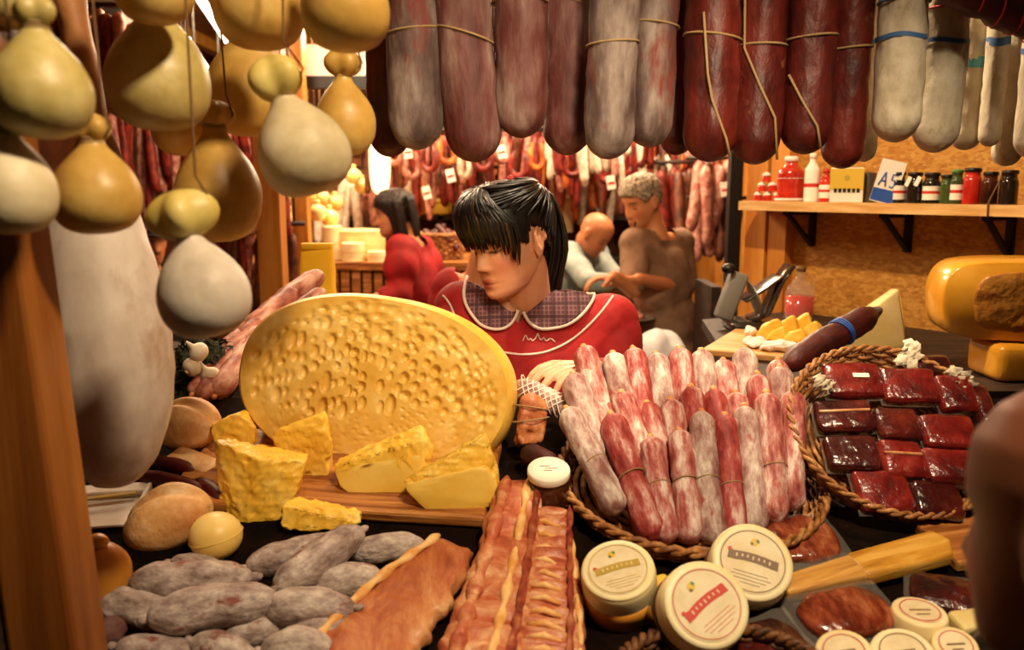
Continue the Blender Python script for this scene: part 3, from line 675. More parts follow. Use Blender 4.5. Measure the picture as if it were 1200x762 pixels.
# ---- pile of small grey salamis
PILE = [  # x0,y0,x1,y1, radius px, height, material, label
 (152, 682, 297, 676, 25, .042, 'salami_mould', 'grey salami lying level on top of the pile under the cheese ball'),
 (172, 726, 326, 700, 28, .050, 'salami_mould', 'thick grey salami on top of the pile with both puckered ends showing'),
 (288, 665, 402, 634, 20, .020, 'salami_mould', 'grey salami half covered behind the slanting one in the pile'),
 (322, 690, 424, 622, 24, .046, 'salami_mould', 'grey salami lying slantwise across the top of the pile'),
 (411, 650, 498, 638, 19, .020, 'salami_mould_pale', 'pale grey salami with a deep crease beside the meat slab tip'),
 (366, 686, 447, 672, 27, .026, 'salami_mould_pale', 'stubby pale salami under the slanting one'),
 (306, 712, 416, 712, 25, .036, 'salami_mould', 'grey-brown salami with red patches next to the thick one'),
 (112, 706, 220, 722, 24, .022, 'salami_mould', 'dusky salami poking out from under the thick one towards the post'),
 (226, 752, 300, 778, 24, .030, 'salami_mould_pale', 'pale salami at the counter edge pointing under the pile'),
 (260, 748, 330, 734, 20, .016, 'salami_mould', 'small grey salami wedged in below the red-patched one'),
 (306, 764, 392, 762, 26, .026, 'salami_mould_pale', 'pale grey salami at the counter edge beside the meat slab'),
 (112, 756, 152, 728, 22, .014, 'salami_grey_red', 'dark reddish salami end at the foot of the orange post'),
 (136, 758, 240, 770, 22, .020, 'salami_mould', 'shaded grey salami at the counter edge below the thick one'),
 (200, 660, 300, 690, 20, .010, 'salami_mould', 'grey salami buried under the level one below the cheese ball'),
 (240, 735, 350, 735, 20, .008, 'salami_mould', 'grey salami buried in the middle of the pile'),
 (180, 792, 290, 800, 26, .030, 'salami_mould', 'grey salami at the counter edge under the pale pointed one'),
 (300, 800, 400, 792, 26, .024, 'salami_mould_pale', 'pale grey salami lowest of the pile, touching the slab foot'),
 (330, 745, 420, 735, 22, .016, 'salami_mould', 'grey salami squeezed between the red-patched one and the slab'),
]
for k, (x0, y0, x1, y1, rp, h, mt, lb) in enumerate(PILE):
    a, b = on(x0, y0, h), on(x1, y1, h); L_ = (b - a).length; r = rp * 1.14 / 1000
    r = rp * depth(a) / FPX
    o = build('small_salami', sausage(L_, r, rnd.uniform(-.006, .006), 34, 28, 3, .09, k + 40, .12, crease=.06), mt); aim(o, a, b, rnd.uniform(0, 6))
    for z, s in ((.004, 1), (-L_ - .004, -1)):
        build('casing_end', lump(ball((0, 0, z), (r * .22, r * .2, .009), 10, 8), .001, 200, k), mt, o)
    tag(o, lb, 'salami', 'small grey salamis in a pile')

# ---- cured meat slab and ribs
def slab(path_px, widths, thick, h, mat, name, label, ridges=0, amp=.004, seed=0, cat='meat', lanes=None):
    cen = [on(x, y, h) for x, y in path_px]; m = 60; n = 34
    t = np.linspace(0, len(cen) - 1, m); C = np.array([tuple(c) for c in cen]); idx = np.arange(len(cen))
    P = np.stack([np.interp(t, idx, C[:, i]) for i in range(3)], 1); Wd = np.interp(t, idx, [w_ * depth(c) / FPX for w_, c in zip(widths, cen)])
    T = np.gradient(P, axis=0); T /= np.linalg.norm(T, axis=1)[:, None]; nrm = np.array(SLOPE @ Vector((0, 0, 1)))
    S = np.cross(T, nrm); S /= np.linalg.norm(S, axis=1)[:, None]; base = P[m // 2].copy()
    th = np.arange(n) * 2 * math.pi / n; V = []
    for i in range(m):
        u = i / (m - 1); endk = min(1, (u + .004) * 16) ** .5 * min(1, (1 - u + .004) * 16) ** .5
        e = .55; cx = np.sign(np.cos(th)) * np.abs(np.cos(th)) ** e; cz = np.sign(np.sin(th)) * np.abs(np.sin(th)) ** .8
        rid = amp * math.sin(ridges * 2 * math.pi * u) if ridges else 0
        jag = 1 + .05 * math.sin(u * 31 + seed) + .03 * math.sin(u * 77 + seed)
        V.append(P[i] + np.outer(cx * Wd[i] / 2 * jag * (.85 + .15 * endk), S[i]) + np.outer(cz * (thick * endk + rid * (cz > 0) * np.cos(th / 1) ** 0), nrm))
    V = np.vstack(V) - base; V = lump((V, rings_faces(m, n)), .0024, 70, seed)[0]; V = lump((V, rings_faces(m, n)), .0013, 200, seed + 9)[0]
    o = build(name, (V, rings_faces(m, n)), mat); o.location = base
    tag(o, label, cat)
    if lanes:
        for (f0, wd, hh, mt, pn) in lanes:
            Q = P + S * (f0 * Wd / 2)[:, None] + nrm * (thick * .95 + hh * .0) - base
            rr = wd * (1 + .25 * np.sin(np.linspace(0, 40, m) + seed)) * np.minimum(1, np.minimum(np.linspace(0, 1, m), np.linspace(1, 0, m)) * 14 + .2)
            build(pn, lump(tube(Q[1:-1], rr[1:-1], 10), .0012, 120, seed), mt, o)
    return o
slab([(398, 800), (440, 745), (490, 690), (536, 642)], [130, 118, 92, 50], .017, .018, 'meat_slab', 'meat_slab', 'flat orange-red slab of dried meat with a fat edge leaning towards the counter front', 0, 0, 1, lanes=[(-.86, .0065, 0, 'rib_fat', 'fat_edge')])
slab([(556, 800), (574, 730), (592, 660), (612, 566)], [104, 92, 76, 58], .017, .036, 'meat_rib', 'rib_rack', 'rack of cured ribs with a long pale fat strip beside the flat slab', 9, .003, 2, lanes=[(.30, .0065, 0, 'rib_fat', 'fat_strip'), (.72, .006, 0, 'rib_dark', 'lean_strip'), (-.55, .010, 0, 'meat_rib', 'meat_ridge')])
rk = slab([(634, 800), (638, 730), (642, 660), (648, 600)], [74, 68, 56, 42], .019, .026, 'meat_rib', 'rib_rack', 'narrow ridged rack of cured ribs beside the cream cheeses', 15, .0055, 3, lanes=[(.9, .0045, 0, 'rib_dark', 'lean_strip')])
for k in range(11):                                          # bone ridges across the narrow rack
    y = 612 + k * 15; a, b = on(642 - 20 - k * .6, y, .042), on(642 + 14 + k * .3, y + 6, .042)
    build('rib_bone', tube([a - rk.location, (a + b) / 2 - rk.location + Vector((0, 0, .006)), b - rk.location], [.003, .0048, .003], 8), 'rib_fat', rk)
o = slab([(672, 800), (672, 740), (668, 690), (664, 632)], [28, 28, 24, 16], .016, .02, 'meat_rib', 'rib_strip', 'thin strip of fatty ribs lying along the ridged rack next to the cheese tub', 8, .003, 4, lanes=[(.5, .004, 0, 'rib_fat', 'fat_strip')])

# ---- glass jar with the white lid, dark meat chunk and netted salami end
j = thing('preserve_jar', 'brown glass jar with a round white lid between ribs and salami basket', 'jar', on(642, 600))
jr = 24 * 1.42 / 1000
build('glass', lathe([(0, 0), (jr * .9, .001), (jr, .008), (jr, .055), (jr * .9, .066), (jr * .88, .072)], 28, 3), 'jar_glass_brown', j)
build('lid', mv(lathe([(jr * 1.0, 0), (jr * 1.02, .002), (jr * 1.02, .011), (jr * .97, .0135), (0, .0138)], 28, 1), (0, 0, .07)), 'label_white', j)
for dx, dy, w_ in ((-.006, .006, .016), (.004, 0, .02), (-.002, -.006, .014)):
    build('lid_print', bx(dx - w_ / 2, dx + w_ / 2, dy - .0008, dy + .0008, .0838, .0842), 'tin_grey', j, smooth=False)
frame(j, on(642, 598), (1, 0, 0), (0, -.30, 1))
V, F = hull([(-.03, 0, -.045), (.026, 0, -.05), (.032, .01, .03), (.01, -.01, .05), (-.028, 0, .04), (-.03, .04, -.04), (.03, .04, .03), (0, .04, .045)], .008, 5)
o = build('smoked_meat', lump(lump((V, F), .004, 60, 2), .002, 160, 3), 'meat_slab'); o.location = at(624, 492, 1.48); o.rotation_euler = (R(-15), 0, R(10))
tag(o, 'rough brown-orange chunk of smoked meat between the big cheese and the salami basket', 'meat')
build('string', xf(join([ring(.033, 0, .0014, .1), ring(.031, .022, .0014, -.2)]), Matrix.Translation((0, .016, 0)) ), 'twine', o)
b_ = on(610, 560, .05); o = build('dark_sausage', sausage(.13, .022, .01, 18, 14, 4, .06, 3), 'salami_dark'); aim(o, at(612, 530, 1.46), at(640, 552, 1.40))
tag(o, 'dark dried sausage lying under the smoked meat chunk behind the white lid', 'sausage')

# ================================================================== baskets
def basket(name, label, rx, ry, h, flare, mat, M4, stakes=44, rows=7, group=None, th=.0042):
    root = thing(name, label, 'basket', (0, 0, 0), group); root.matrix_world = M4
    a = np.linspace(0, 2 * math.pi, 176, endpoint=False); wv = []
    for k in range(rows):
        f = (k + .5) / rows; s = 1 + flare * f; rad = 1 + .0 * a
        off = th * .9 * np.cos(stakes / 2 * a + math.pi * (k % 2))
        wv.append(loop_tube(np.stack([(rx * s + off) * np.cos(a), (ry * s + off) * np.sin(a), np.full(len(a), h * f)], 1), h / rows * .5, 5))
    build('weave', join(wv), mat, root)['kind'] = 'stuff'
    st = []
    for j in range(stakes):
        t = 2 * math.pi * j / stakes
        st.append(tube([(rx * (1 + flare * f) * math.cos(t), ry * (1 + flare * f) * math.sin(t), h * f) for f in (0, .5, 1.02)], .0022, 5))
    build('stake', join(st), mat, root)['kind'] = 'stuff'
    s = 1 + flare
    for ph in (0, math.pi):                                      # two twisted rim strands
        tw = th * 1.1
        build('rim_strand', loop_tube(np.stack([(rx * s + tw * np.cos(26 * a + ph)) * np.cos(a), (ry * s + tw * np.cos(26 * a + ph)) * np.sin(a), h + tw * np.sin(26 * a + ph)], 1), th * 1.15, 7), mat, root)
    fl = []
    for k in range(1, 15):
        f = k / 14.5; fl.append(loop_tube(np.stack([rx * f * np.cos(a), ry * f * np.sin(a), .002 + .0015 * np.cos(stakes / 2 * a + math.pi * (k % 2))], 1), .0056 * max(rx, ry) / .2, 5))
    build('base_weave', join(fl), mat, root)['kind'] = 'stuff'
    return root
bc = on(806, 575)
BM = Matrix.Translation(bc) @ Matrix.Rotation(math.atan(SL), 4, 'X')
basket('wicker_basket', 'wide wicker basket heaped with floury red salamis', .20, .20, .034, .10, 'wicker', BM)
def bsal(x0, y0, Y0, x1, y1, Y1, rp, mat, label, seed, tie=None, bend=0, group='floury salamis heaped in the basket'):
    a, b = at(x0, y0, Y0), at(x1, y1, Y1); L_ = (b - a).length; r = rp * depth((a + b) / 2) / FPX
    o = build('basket_salami', sausage(L_, r, bend, 32, 22, 5, .06, seed, crease=.025, pinch=((tie, .16),) if tie else ()), mat); aim(o, a, b, rnd.uniform(-.5, .5))
    build('casing_end', lump(ball((0, 0, .003), (r * .30, r * .28, .007), 10, 8), .0012, 260, seed), 'casing', o)
    if tie: build('twine_tie', ring(r * .98, -L_ * tie, .0013, .15, 18, bend * math.sin(math.pi * tie)), 'twine', o)
    tag(o, label, 'salami', group); return o
F_ = [ # front row: top, bottom
 (664, 480, 1.43, 724, 602, 1.27, 16.5, 'salami_frost', 'white-dusted salami pinched by twine, at the rib end of the basket front', .55),
 (716, 487, 1.42, 766, 634, 1.235, 17.5, 'salami_rosy', 'bright red salami with a twine tie, second in the basket front', .52),
 (762, 514, 1.40, 782, 636, 1.235, 15.5, 'salami_floury', 'short floury salami between the bright red one and the tied pair in the basket front', .5),
 (796, 506, 1.40, 808, 637, 1.235, 16, 'salami_floury', 'floury salami with a twine tie, in the middle of the basket front', .48),
 (822, 484, 1.42, 836, 638, 1.24, 16, 'salami_frost', 'long grey-dusted salami in the middle of the basket front', .55),
 (849, 488, 1.42, 862, 632, 1.25, 15.5, 'salami_rosy', 'slim red salami with a low tie beside the long grey-dusted one', .6),
 (872, 478, 1.43, 886, 624, 1.26, 15, 'salami_frost', 'grey-dusted salami between two red ones towards the meat pack basket', None),
 (898, 462, 1.44, 908, 614, 1.275, 16, 'salami_floury', 'long floury red salami, last but one in the basket front', .6),
 (930, 460, 1.46, 927, 598, 1.30, 15.5, 'salami_floury', 'floury salami at the end of the basket front next to the meat packs', None)]
for k, f in enumerate(F_): bsal(*f[:9], seed=k + 70, tie=f[9], bend=rnd.uniform(-.004, .004))
S_ = [(694, 470, 1.50, 735, 560, 1.36, 16, 'salami_floury', 'behind the bright red front one'), (728, 462, 1.50, 760, 560, 1.36, 16, 'salami_floury', 'behind the gap after the bright red one'),
 (758, 474, 1.48, 778, 560, 1.36, 15.5, 'salami_rosy', 'behind the short front one'), (786, 470, 1.48, 800, 560, 1.36, 15.5, 'salami_floury', 'behind the tied middle one'),
 (810, 455, 1.50, 824, 560, 1.37, 15, 'salami_rosy', 'behind the long grey-dusted one'), (836, 458, 1.49, 850, 560, 1.37, 15, 'salami_rosy', 'behind the slim red one'),
 (862, 462, 1.50, 876, 560, 1.37, 15, 'salami_floury', 'behind the grey-dusted one near the red pair'), (888, 440, 1.51, 900, 560, 1.38, 15, 'salami_rosy', 'behind the last but one front salami'), (914, 432, 1.53, 926, 540, 1.39, 15, 'salami_frost', 'behind the last front salami')]
for k, f in enumerate(S_): bsal(*f[:8], label='floury salami in the basket middle row, ' + f[8], seed=k + 90)
B_ = [(684, 408, 1.60, 705, 490, 1.47, 15, 'salami_floury', 'right beside the hand'), (718, 416, 1.60, 735, 500, 1.47, 16, 'salami_frost', 'second from the hand'), (742, 410, 1.60, 757, 500, 1.47, 15, 'salami_rosy', 'third from the hand'),
 (769, 416, 1.60, 780, 500, 1.47, 15, 'salami_frost', 'fourth from the hand'), (796, 410, 1.60, 806, 500, 1.47, 15, 'salami_rosy', 'fifth from the hand'), (822, 412, 1.60, 830, 500, 1.47, 14.5, 'salami_frost', 'sixth from the hand'),
 (847, 424, 1.59, 856, 500, 1.47, 15, 'salami_floury', 'seventh from the hand'), (872, 410, 1.61, 880, 500, 1.48, 15, 'salami_frost', 'eighth from the hand'), (911, 424, 1.60, 916, 500, 1.49, 14, 'salami_floury', 'last, by the light board')]
for k, f in enumerate(B_): bsal(*f[:8], label='salami standing in the back row of the basket, ' + f[8], seed=k + 110)
bsal(672, 440, 1.53, 700, 545, 1.37, 17, 'salami_frost', 'pale salami lying under the fingers of the hand', 130)
bsal(688, 432, 1.56, 716, 530, 1.42, 16, 'salami_floury', 'floury salami next to the fingertips, between hand and middle row', 131)
o = build('netted_salami', sausage(.11, .021, 0, 18, 16, 4, .06, 9), 'salami_frost'); aim(o, at(603, 450, 1.555), at(678, 486, 1.50))
build('netting', join([ring(.0216, -.012 * k, .0012, .8, 16) for k in range(2, 9)] + [ring(.0216, -.012 * k, .0012, -.8, 16) for k in range(2, 9)]), 'white_trim', o)
tag(o, 'white-netted salami held under the woman hand beside the smoked meat', 'salami')
# unseen riser added under the heap, so that the rows stand on something
o = build('basket_riser', hull([(-.15, -.03, .012), (.15, -.03, .012), (.15, .15, .0), (-.15, .15, 0), (-.13, .02, .05), (.13, .02, .05), (.13, .14, .075), (-.13, .14, .075)], .008, 0), 'counter_cloth')
o.matrix_world = BM; tag(o, 'dark riser added under the heap, hidden by the salamis in the basket', 'cloth')

# ---- round basket of vacuum packs, propped up steeply
T2 = R(42); cen2 = (at(1062, 610, 1.335))
up2 = Vector((0, math.cos(T2), math.sin(T2))); n2 = Vector((0, -math.sin(T2), math.cos(T2)))
low = on(1062, 622) + Vector((0, .01, .004)); ctr2 = low + up2 * .160 + Vector((.012, 0, .0))
B2 = Matrix.Translation(ctr2) @ Matrix.Rotation(T2, 4, 'X')
basket('wicker_basket', 'round wicker basket propped up steeply and filled with dark red meat packs', .154, .150, .045, .10, 'wicker', B2, 40, 6, None, .0032)
o = build('basket_prop', hull([(-.12, .05, 0), (.12, .05, 0), (.12, .30, 0), (-.12, .30, 0), (-.12, .27, .12), (.12, .27, .12), (-.12, .29, .12), (.12, .29, .12)], .004, 0), 'dark_wood', smooth=False)
o.location = Vector((low.x, low.y, 0)); o.location.z = zs(low.y + .05) - .0; o.rotation_euler = (0, 0, 0)
o.data.transform(Matrix.Shear('XZ', 4, (0, 0))); tag(o, 'dark wooden wedge propping the round basket from behind', 'prop')
for v in o.data.vertices: v.co.z += SL * (v.co.y - .05) if v.co.z < .05 else 0
def pack_mesh(w, h, t, seed):
    V, F = rbox(w, h, t, min(w, h, t) * .30, 3, 2); V = lump((V, F), .0016, 70, seed)[0]; return lump((V, F), .0006, 260, seed + 3)
PK = [(998, 449, 68, 44, 'pack_meat', 1), (1063, 455, 64, 44, 'pack_meat', 0), (1118, 464, 44, 46, 'pack_meat', 0),
      (988, 491, 68, 40, 'pack_dark', 0), (1051, 500, 54, 40, 'pack_dark', 0), (1110, 509, 64, 42, 'pack_meat', 0),
      (997, 534, 62, 42, 'pack_dark', 0), (1055, 541, 52, 44, 'pack_meat', 0), (1110, 549, 62, 42, 'pack_meat', 0),
      (1033, 579, 66, 50, 'pack_meat', 0), (1096, 588, 58, 42, 'pack_dark', 0), (1150, 478, 24, 50, 'pack_dark', 0), (1090, 432, 46, 26, 'pack_dark', 0)]
PL = ['with a white sticker', 'under the crumpled paper', 'at the end of the top row', 'pale fat edge, second row start', 'dark, in the middle of the second row', 'brick red at the end of the second row', 'very dark, at the third row start', 'in the middle of the third row', 'brick red at the end of the third row', 'large, first in the bottom row', 'dark, last in the bottom row', 'standing on edge against the far rim', 'lying flat behind the top row']
def on_plane(px, py, h):
    r = ray(px, py); p0 = ctr2 + n2 * h; t = (p0 - CAM).dot(n2) / r.dot(n2); return CAM + r * t
for k, (px, py, w_, h_, mt, st) in enumerate(PK):
    c = on_plane(px, py, .030 + .006 * (k % 3)); s = depth(c) / FPX
    o = build('meat_pack', pack_mesh(w_ * s * .98, h_ * s * 1.08, .034, k), mt)
    frame(o, c, Vector((1, rnd.uniform(-.05, .05), rnd.uniform(-.12, .02))), n2 + Vector((rnd.uniform(-.1, .1), 0, rnd.uniform(-.08, .08))))
    tag(o, 'vacuum-packed meat in the round basket, ' + PL[k], 'meat pack', 'vacuum packs in the round basket')
    build('sealed_edge', lump(rbox(w_ * s * 1.03, h_ * s * 1.13, .0012, .0004, 1, 3), .0012, 120, k), 'plastic_clear', o)
    if k in (3, 7): build('fat_edge', mv(rbox(w_ * s * .86, .005, .006, .002), (0, .006, .0165)), 'pack_fat', o)
    if st: build('sticker', mv(rbox(.028, .009, .001, .0003), (.012, .004, .0185)), 'label_white', o, smooth=False)
for k, (px, py, hh, w_) in enumerate(((1066, 418, .055, .045), (1128, 446, .05, .04), (966, 452, .035, .03))):
    c = on_plane(px, py, .055)
    V = []; 
    for i in range(9):
        for jx in range(7): V.append(((jx / 6 - .5) * w_ * (1 - .5 * i / 8), .012 * math.sin(jx * 2.1 + i + k) + .008 * math.sin(i * 2.7), (i / 8 - .4) * hh))
    F = [(i * 7 + jx, i * 7 + jx + 1, (i + 1) * 7 + jx + 1, (i + 1) * 7 + jx) for i in range(8) for jx in range(6)]
    o = build('paper_wrap', (np.array(V), F), 'paper_crumple'); o.location = c; o.rotation_euler = (R(-30), R((25, -35, -20)[k]), R(20 * k))
    sm = o.modifiers.new('thickness', 'SOLIDIFY'); sm.thickness = .0012
    tag(o, ['crumpled cream paper sticking up from the top row of meat packs', 'crumpled cream paper at the far rim of the round basket', 'small crumpled paper corner at the near rim of the round basket'][k], 'paper', 'crumpled papers in the round basket')

# ---- three cream cheeses with printed round labels
def label_cheese(px, py, rp, Y, tiltup, tiltr, length, label, ribbon, seed, body='cheese_cream', ringcol='label_brown', sleeve='jar_glass_brown'):
    c = at(px, py, Y); v = (CAM - c).normalized(); rt = Vector((1, 0, 0)); upv = (Vector((0, 0, 1)) - v * v.z).normalized()
    ax = (v + upv * math.tan(R(tiltup)) + rt * math.tan(R(tiltr))).normalized(); r = rp * depth(c) / FPX
    o = build('label_cheese', lathe([(0, -length), (r * .9, -length), (r * 1.0, -length + .006), (r * 1.03, -length * .5), (r * 1.03, -.012), (r * .99, -.004), (r * .9, 0), (0, .0003)], 40, 3), body)
    frame(o, c, rt, ax); tag(o, label, 'cheese', 'cream cheeses with printed round labels')
    build('label_disc', mv(lathe([(r * .84, 0), (r * .84, .0009), (0, .001)], 40, 1), (0, 0, .0002)), 'label_cream', o, smooth=False)
    a = np.linspace(0, 2 * math.pi, 60, endpoint=False)
    build('label_ring', loop_tube(np.stack([r * .79 * np.cos(a), r * .79 * np.sin(a), np.full(60, .0013)], 1), .0007, 5), ringcol, o)
    col, ang, bow = ribbon; V = []; n = 16
    for i in range(n):
        f = i / (n - 1) - .5
        for q in (-.11, .11): V.append((f * 1.25 * r, (bow * (.25 - f * f) + q + (.02 if abs(f) > .4 else 0)) * r, .0016))
    F = [(2 * i, 2 * i + 2, 2 * i + 3, 2 * i + 1) for i in range(n - 1)]
    V = np.array(V); V = np.vstack([V, V + np.array([0, 0, .0006])]); F = [tuple(x + 2 * n for x in f) for f in F] + [f[::-1] for f in F]
    rb = build('ribbon_print', (V, F), col, o, smooth=False); rb.rotation_euler = (0, 0, R(ang))
    inn = []
    for i in range(7):                                           # illegible lettering on the ribbon
        f = (i - 3) * .085; y = bow * (.25 - f * f) * r
        inn.append(bx(f * r * 1.6 - .0011, f * r * 1.6 + .0009, y - (.035 + .02 * (i % 3 == 0)) * r, y + .035 * r, .0023, .0027))
    build('ribbon_lettering', join(inn), 'label_cream', rb, smooth=False)
    build('small_print', join([bx(-r * w2 + (q % 2) * .001, r * w2, -r * (.34 + .09 * q) - .0004, -r * (.34 + .09 * q) + .0004, .0012, .0016) for q, w2 in enumerate((.42, .5, .4, .26))]), col, o, smooth=False).rotation_euler = (0, 0, R(ang))
    for (dx, dy, q, cc) in ((-.60, .16, .055, 'label_red'), (-.03, .50, .10, 'label_yellow'), (.03, .53, .06, 'label_green'), (-.08, .45, .05, 'label_brown')):
        d = lathe([(q * r, 0), (q * r, .0006), (0, .0007)], 14, 1); ca, sa = math.cos(R(ang)), math.sin(R(ang))
        build('emblem_print', mv(d, (r * (dx * ca - dy * sa), r * (dx * sa + dy * ca), .0012)), cc, o, smooth=False)
    if sleeve: build('sleeve', lathe([(r * 1.05, -length - .001), (r * 1.065, -length * .6), (r * 1.05, -length * .42), (r * 1.02, -length * .42)], 40, 1), sleeve, o)
    return o
label_cheese(724, 667, 43, 1.085, 38, -6, .078, 'upright yellow cheese tub with a gold ribbon label beside the ribs', ('label_gold', 12, .25), 1, 'cheese_cream', 'label_gold', 'cheese_orange')
label_cheese(828, 708, 51, 1.0, 14, 16, .085, 'tilted cheese tub with a red ribbon label, lowest of the three', ('label_red', 38, .3), 2, 'cheese_cream', 'label_red', 'jar_glass_brown')
label_cheese(882, 658, 47, 1.10, 20, 12, .08, 'tilted cheese tub with a brown ribbon label touching the yellow paddle', ('label_brown', -18, .3), 3, 'cheese_cream', 'label_brown', 'jar_glass_brown')
o = build('cheese_piece', lump(hull([(-.02, -.02, 0), (.02, -.02, 0), (.02, .02, 0), (-.02, .02, 0), (-.018, -.018, .03), (.018, -.016, .034), (.018, .018, .034), (-.018, .018, .03)], .004, 3), .0012, 90, 4), 'cheese_chunk')
o.location = on(770, 706, .006); o.rotation_euler = (R(14), 0, R(25)); tag(o, 'small yellow cheese cube squeezed between the two cheese tubs', 'cheese')

# ---- vacuum packs, paddle and small cheeses at the right front
def vac(px, py, w_, h_, t, yaw, mat, label, seed, lift=.012, name='meat_pack', curved=.0):
    c = on(px, py, lift); s = depth(c) / FPX
    V, F = ball((0, 0, 0), (w_ * s / 2, h_ * s / 2, t), 30, 18); V = V.copy(); e = .7
    V = np.sign(V) * np.abs(V / np.array([w_ * s / 2, h_ * s / 2, t])) ** e * np.array([w_ * s / 2, h_ * s / 2, t])
    V = lump(lump((V, F), .0026, 60, seed), .0012, 170, seed + 2)[0]
    o = build(name, (V, F), mat); o.matrix_world = Matrix.Translation(c) @ SLOPE @ Matrix.Rotation(R(yaw), 4, 'Z') @ Matrix.Rotation(R(8), 4, 'X')
    fl = lump(rbox(w_ * s * 1.16, h_ * s * 1.22, .0012, .0004, 1, 4), .003, 60, seed)
    build('sealed_edge', fl, 'plastic_clear', o)
    tag(o, label, 'meat pack', 'vacuum packs at the counter front'); return o
vac(940, 634, 86, 70, .015, 12, 'pack_brown', 'shiny vacuum pack of red meat between the salami basket and the yellow paddle', 1)
o = vac(990, 722, 112, 70, .020, 14, 'pack_brown', 'curved glossy vacuum-packed sausage in front of the yellow paddle', 2, .018)
vac(1112, 700, 86, 60, .014, -16, 'pack_dark', 'dark vacuum pack lying next to the customer head', 3)
vac(905, 762, 90, 80, .014, 20, 'pack_dark', 'dark glossy meat pack in the small basket below the cheese tubs', 4, .02)
pd = thing('serving_paddle', 'long yellow wooden paddle lying behind the vacuum-packed sausage', 'paddle', on(1020, 660, .02))
a, b = on(915, 690, .022), on(1112, 638, .030)
frame(pd, (a + b) / 2, b - a, SLOPE @ Vector((0, -.1, 1)))
Lp = (b - a).length
build('blade', xf(hull([(-.02, -.026, -.012), (Lp / 2 - .02, -.03, -.012), (Lp / 2, 0, -.012), (Lp / 2 - .012, .028, -.012), (-.02, .026, -.012), (-.02, -.024, .01), (Lp / 2 - .02, -.028, .01), (Lp / 2, 0, .01), (Lp / 2 - .012, .026, .01), (-.02, .024, .01)], .004, 2), Matrix.Identity(4)), 'paddle_wood', pd)
build('handle', hull([(-Lp / 2, -.018, -.011), (-.015, -.024, -.011), (-.015, .024, -.011), (-Lp / 2, .018, -.011), (-Lp / 2, -.016, .009), (-.015, -.022, .009), (-.015, .022, .009), (-Lp / 2, .016, .009)], .004, 2), 'paddle_wood', pd)
build('plastic_wrap', mv(lump(rbox(Lp * .42, .052, .030, .006, 2, 3), .002, 70, 2), (-Lp * .27, 0, 0)), 'plastic_clear', pd)
o = build('wooden_board', rbox(.16, .10, .02, .004), 'board_wood', smooth=False); frame(o, on(1150, 634, .012), Vector((1, .2, .05)), SLOPE @ Vector((0, 0, 1)))
tag(o, 'reddish wooden board end sticking out behind the yellow paddle', 'board')
def small_cheese(px, py, rp, tiltup, tiltr, label, ringcol, seed, length=.035, Y=None):
    c = on(px, py, .035) if Y is None else at(px, py, Y)
    v = (CAM - c).normalized(); rt = Vector((1, 0, 0)); upv = (Vector((0, 0, 1)) - v * v.z).normalized()
    ax = (v + upv * math.tan(R(tiltup)) + rt * math.tan(R(tiltr))).normalized(); r = rp * depth(c) / FPX
    o = build('small_cheese', lathe([(0, -length), (r * .85, -length), (r, -length + .005), (r * 1.04, -length * .5), (r, -.005), (r * .85, 0), (0, .0004)], 30, 3), 'cheese_cream'); frame(o, c, rt, ax)
    build('label_disc', mv(lathe([(r * .78, 0), (r * .78, .0009), (0, .001)], 30, 1), (0, 0, .0003)), 'label_cream', o, smooth=False)
    a = np.linspace(0, 2 * math.pi, 40, endpoint=False)
    build('label_ring', loop_tube(np.stack([r * .7 * np.cos(a), r * .7 * np.sin(a), np.full(40, .0014)], 1), .0008, 5), ringcol, o)
    build('label_print', join([bx(-r * .4, r * .4, -.001, .0015, .0013, .0017), bx(-r * .25, r * .25, -r * .3, -r * .3 + .002, .0013, .0017)]), 'label_brown', o, smooth=False)
    tag(o, label, 'cheese', 'small cream cheeses with round labels'); return o
small_cheese(1078, 716, 31, 58, 6, 'small upright cream cheese beside the vacuum-packed sausage', 'label_red', 1, .045)
small_cheese(989, 764, 33, 38, -5, 'small cream cheese with a red ring under the vacuum-packed sausage', 'label_red', 2)
small_cheese(1058, 764, 36, 40, 0, 'small cream cheese with a brown ring below the upright one', 'label_brown', 3)
small_cheese(1120, 756, 26, 34, 10, 'small cream cheese with a red ring at the dark wrapper', 'label_red', 4)
o = build('cheese_piece', lump(rbox(.05, .035, .028, .005, 2, 3), .001, 90, 2), 'cheese_pecorino'); frame(o, on(1137, 733, .016), (1, .2, -.05), SLOPE @ Vector((0, 0, 1)))
tag(o, 'small yellowish cheese block behind the little round cheeses', 'cheese')
o = build('dark_wrapper', lump(hull([(-.03, 0, 0), (.05, 0, 0), (.05, .05, 0), (-.02, .05, 0), (.02, .01, .04), (.05, .04, .05)], .004, 3), .002, 70, 3), 'dark_plastic'); o.location = on(1140, 775, 0); tag(o, 'dark plastic wrapper at the counter edge by the little cheeses', 'wrapper')
# small basket whose rim shows at the bottom edge
M3 = Matrix.Translation(on(846, 826)) @ SLOPE
basket('wicker_basket', 'small dark wicker basket under the red-ribbon cheese tub', .115, .075, .045, .12, 'wicker_dark', M3, 36, 6)
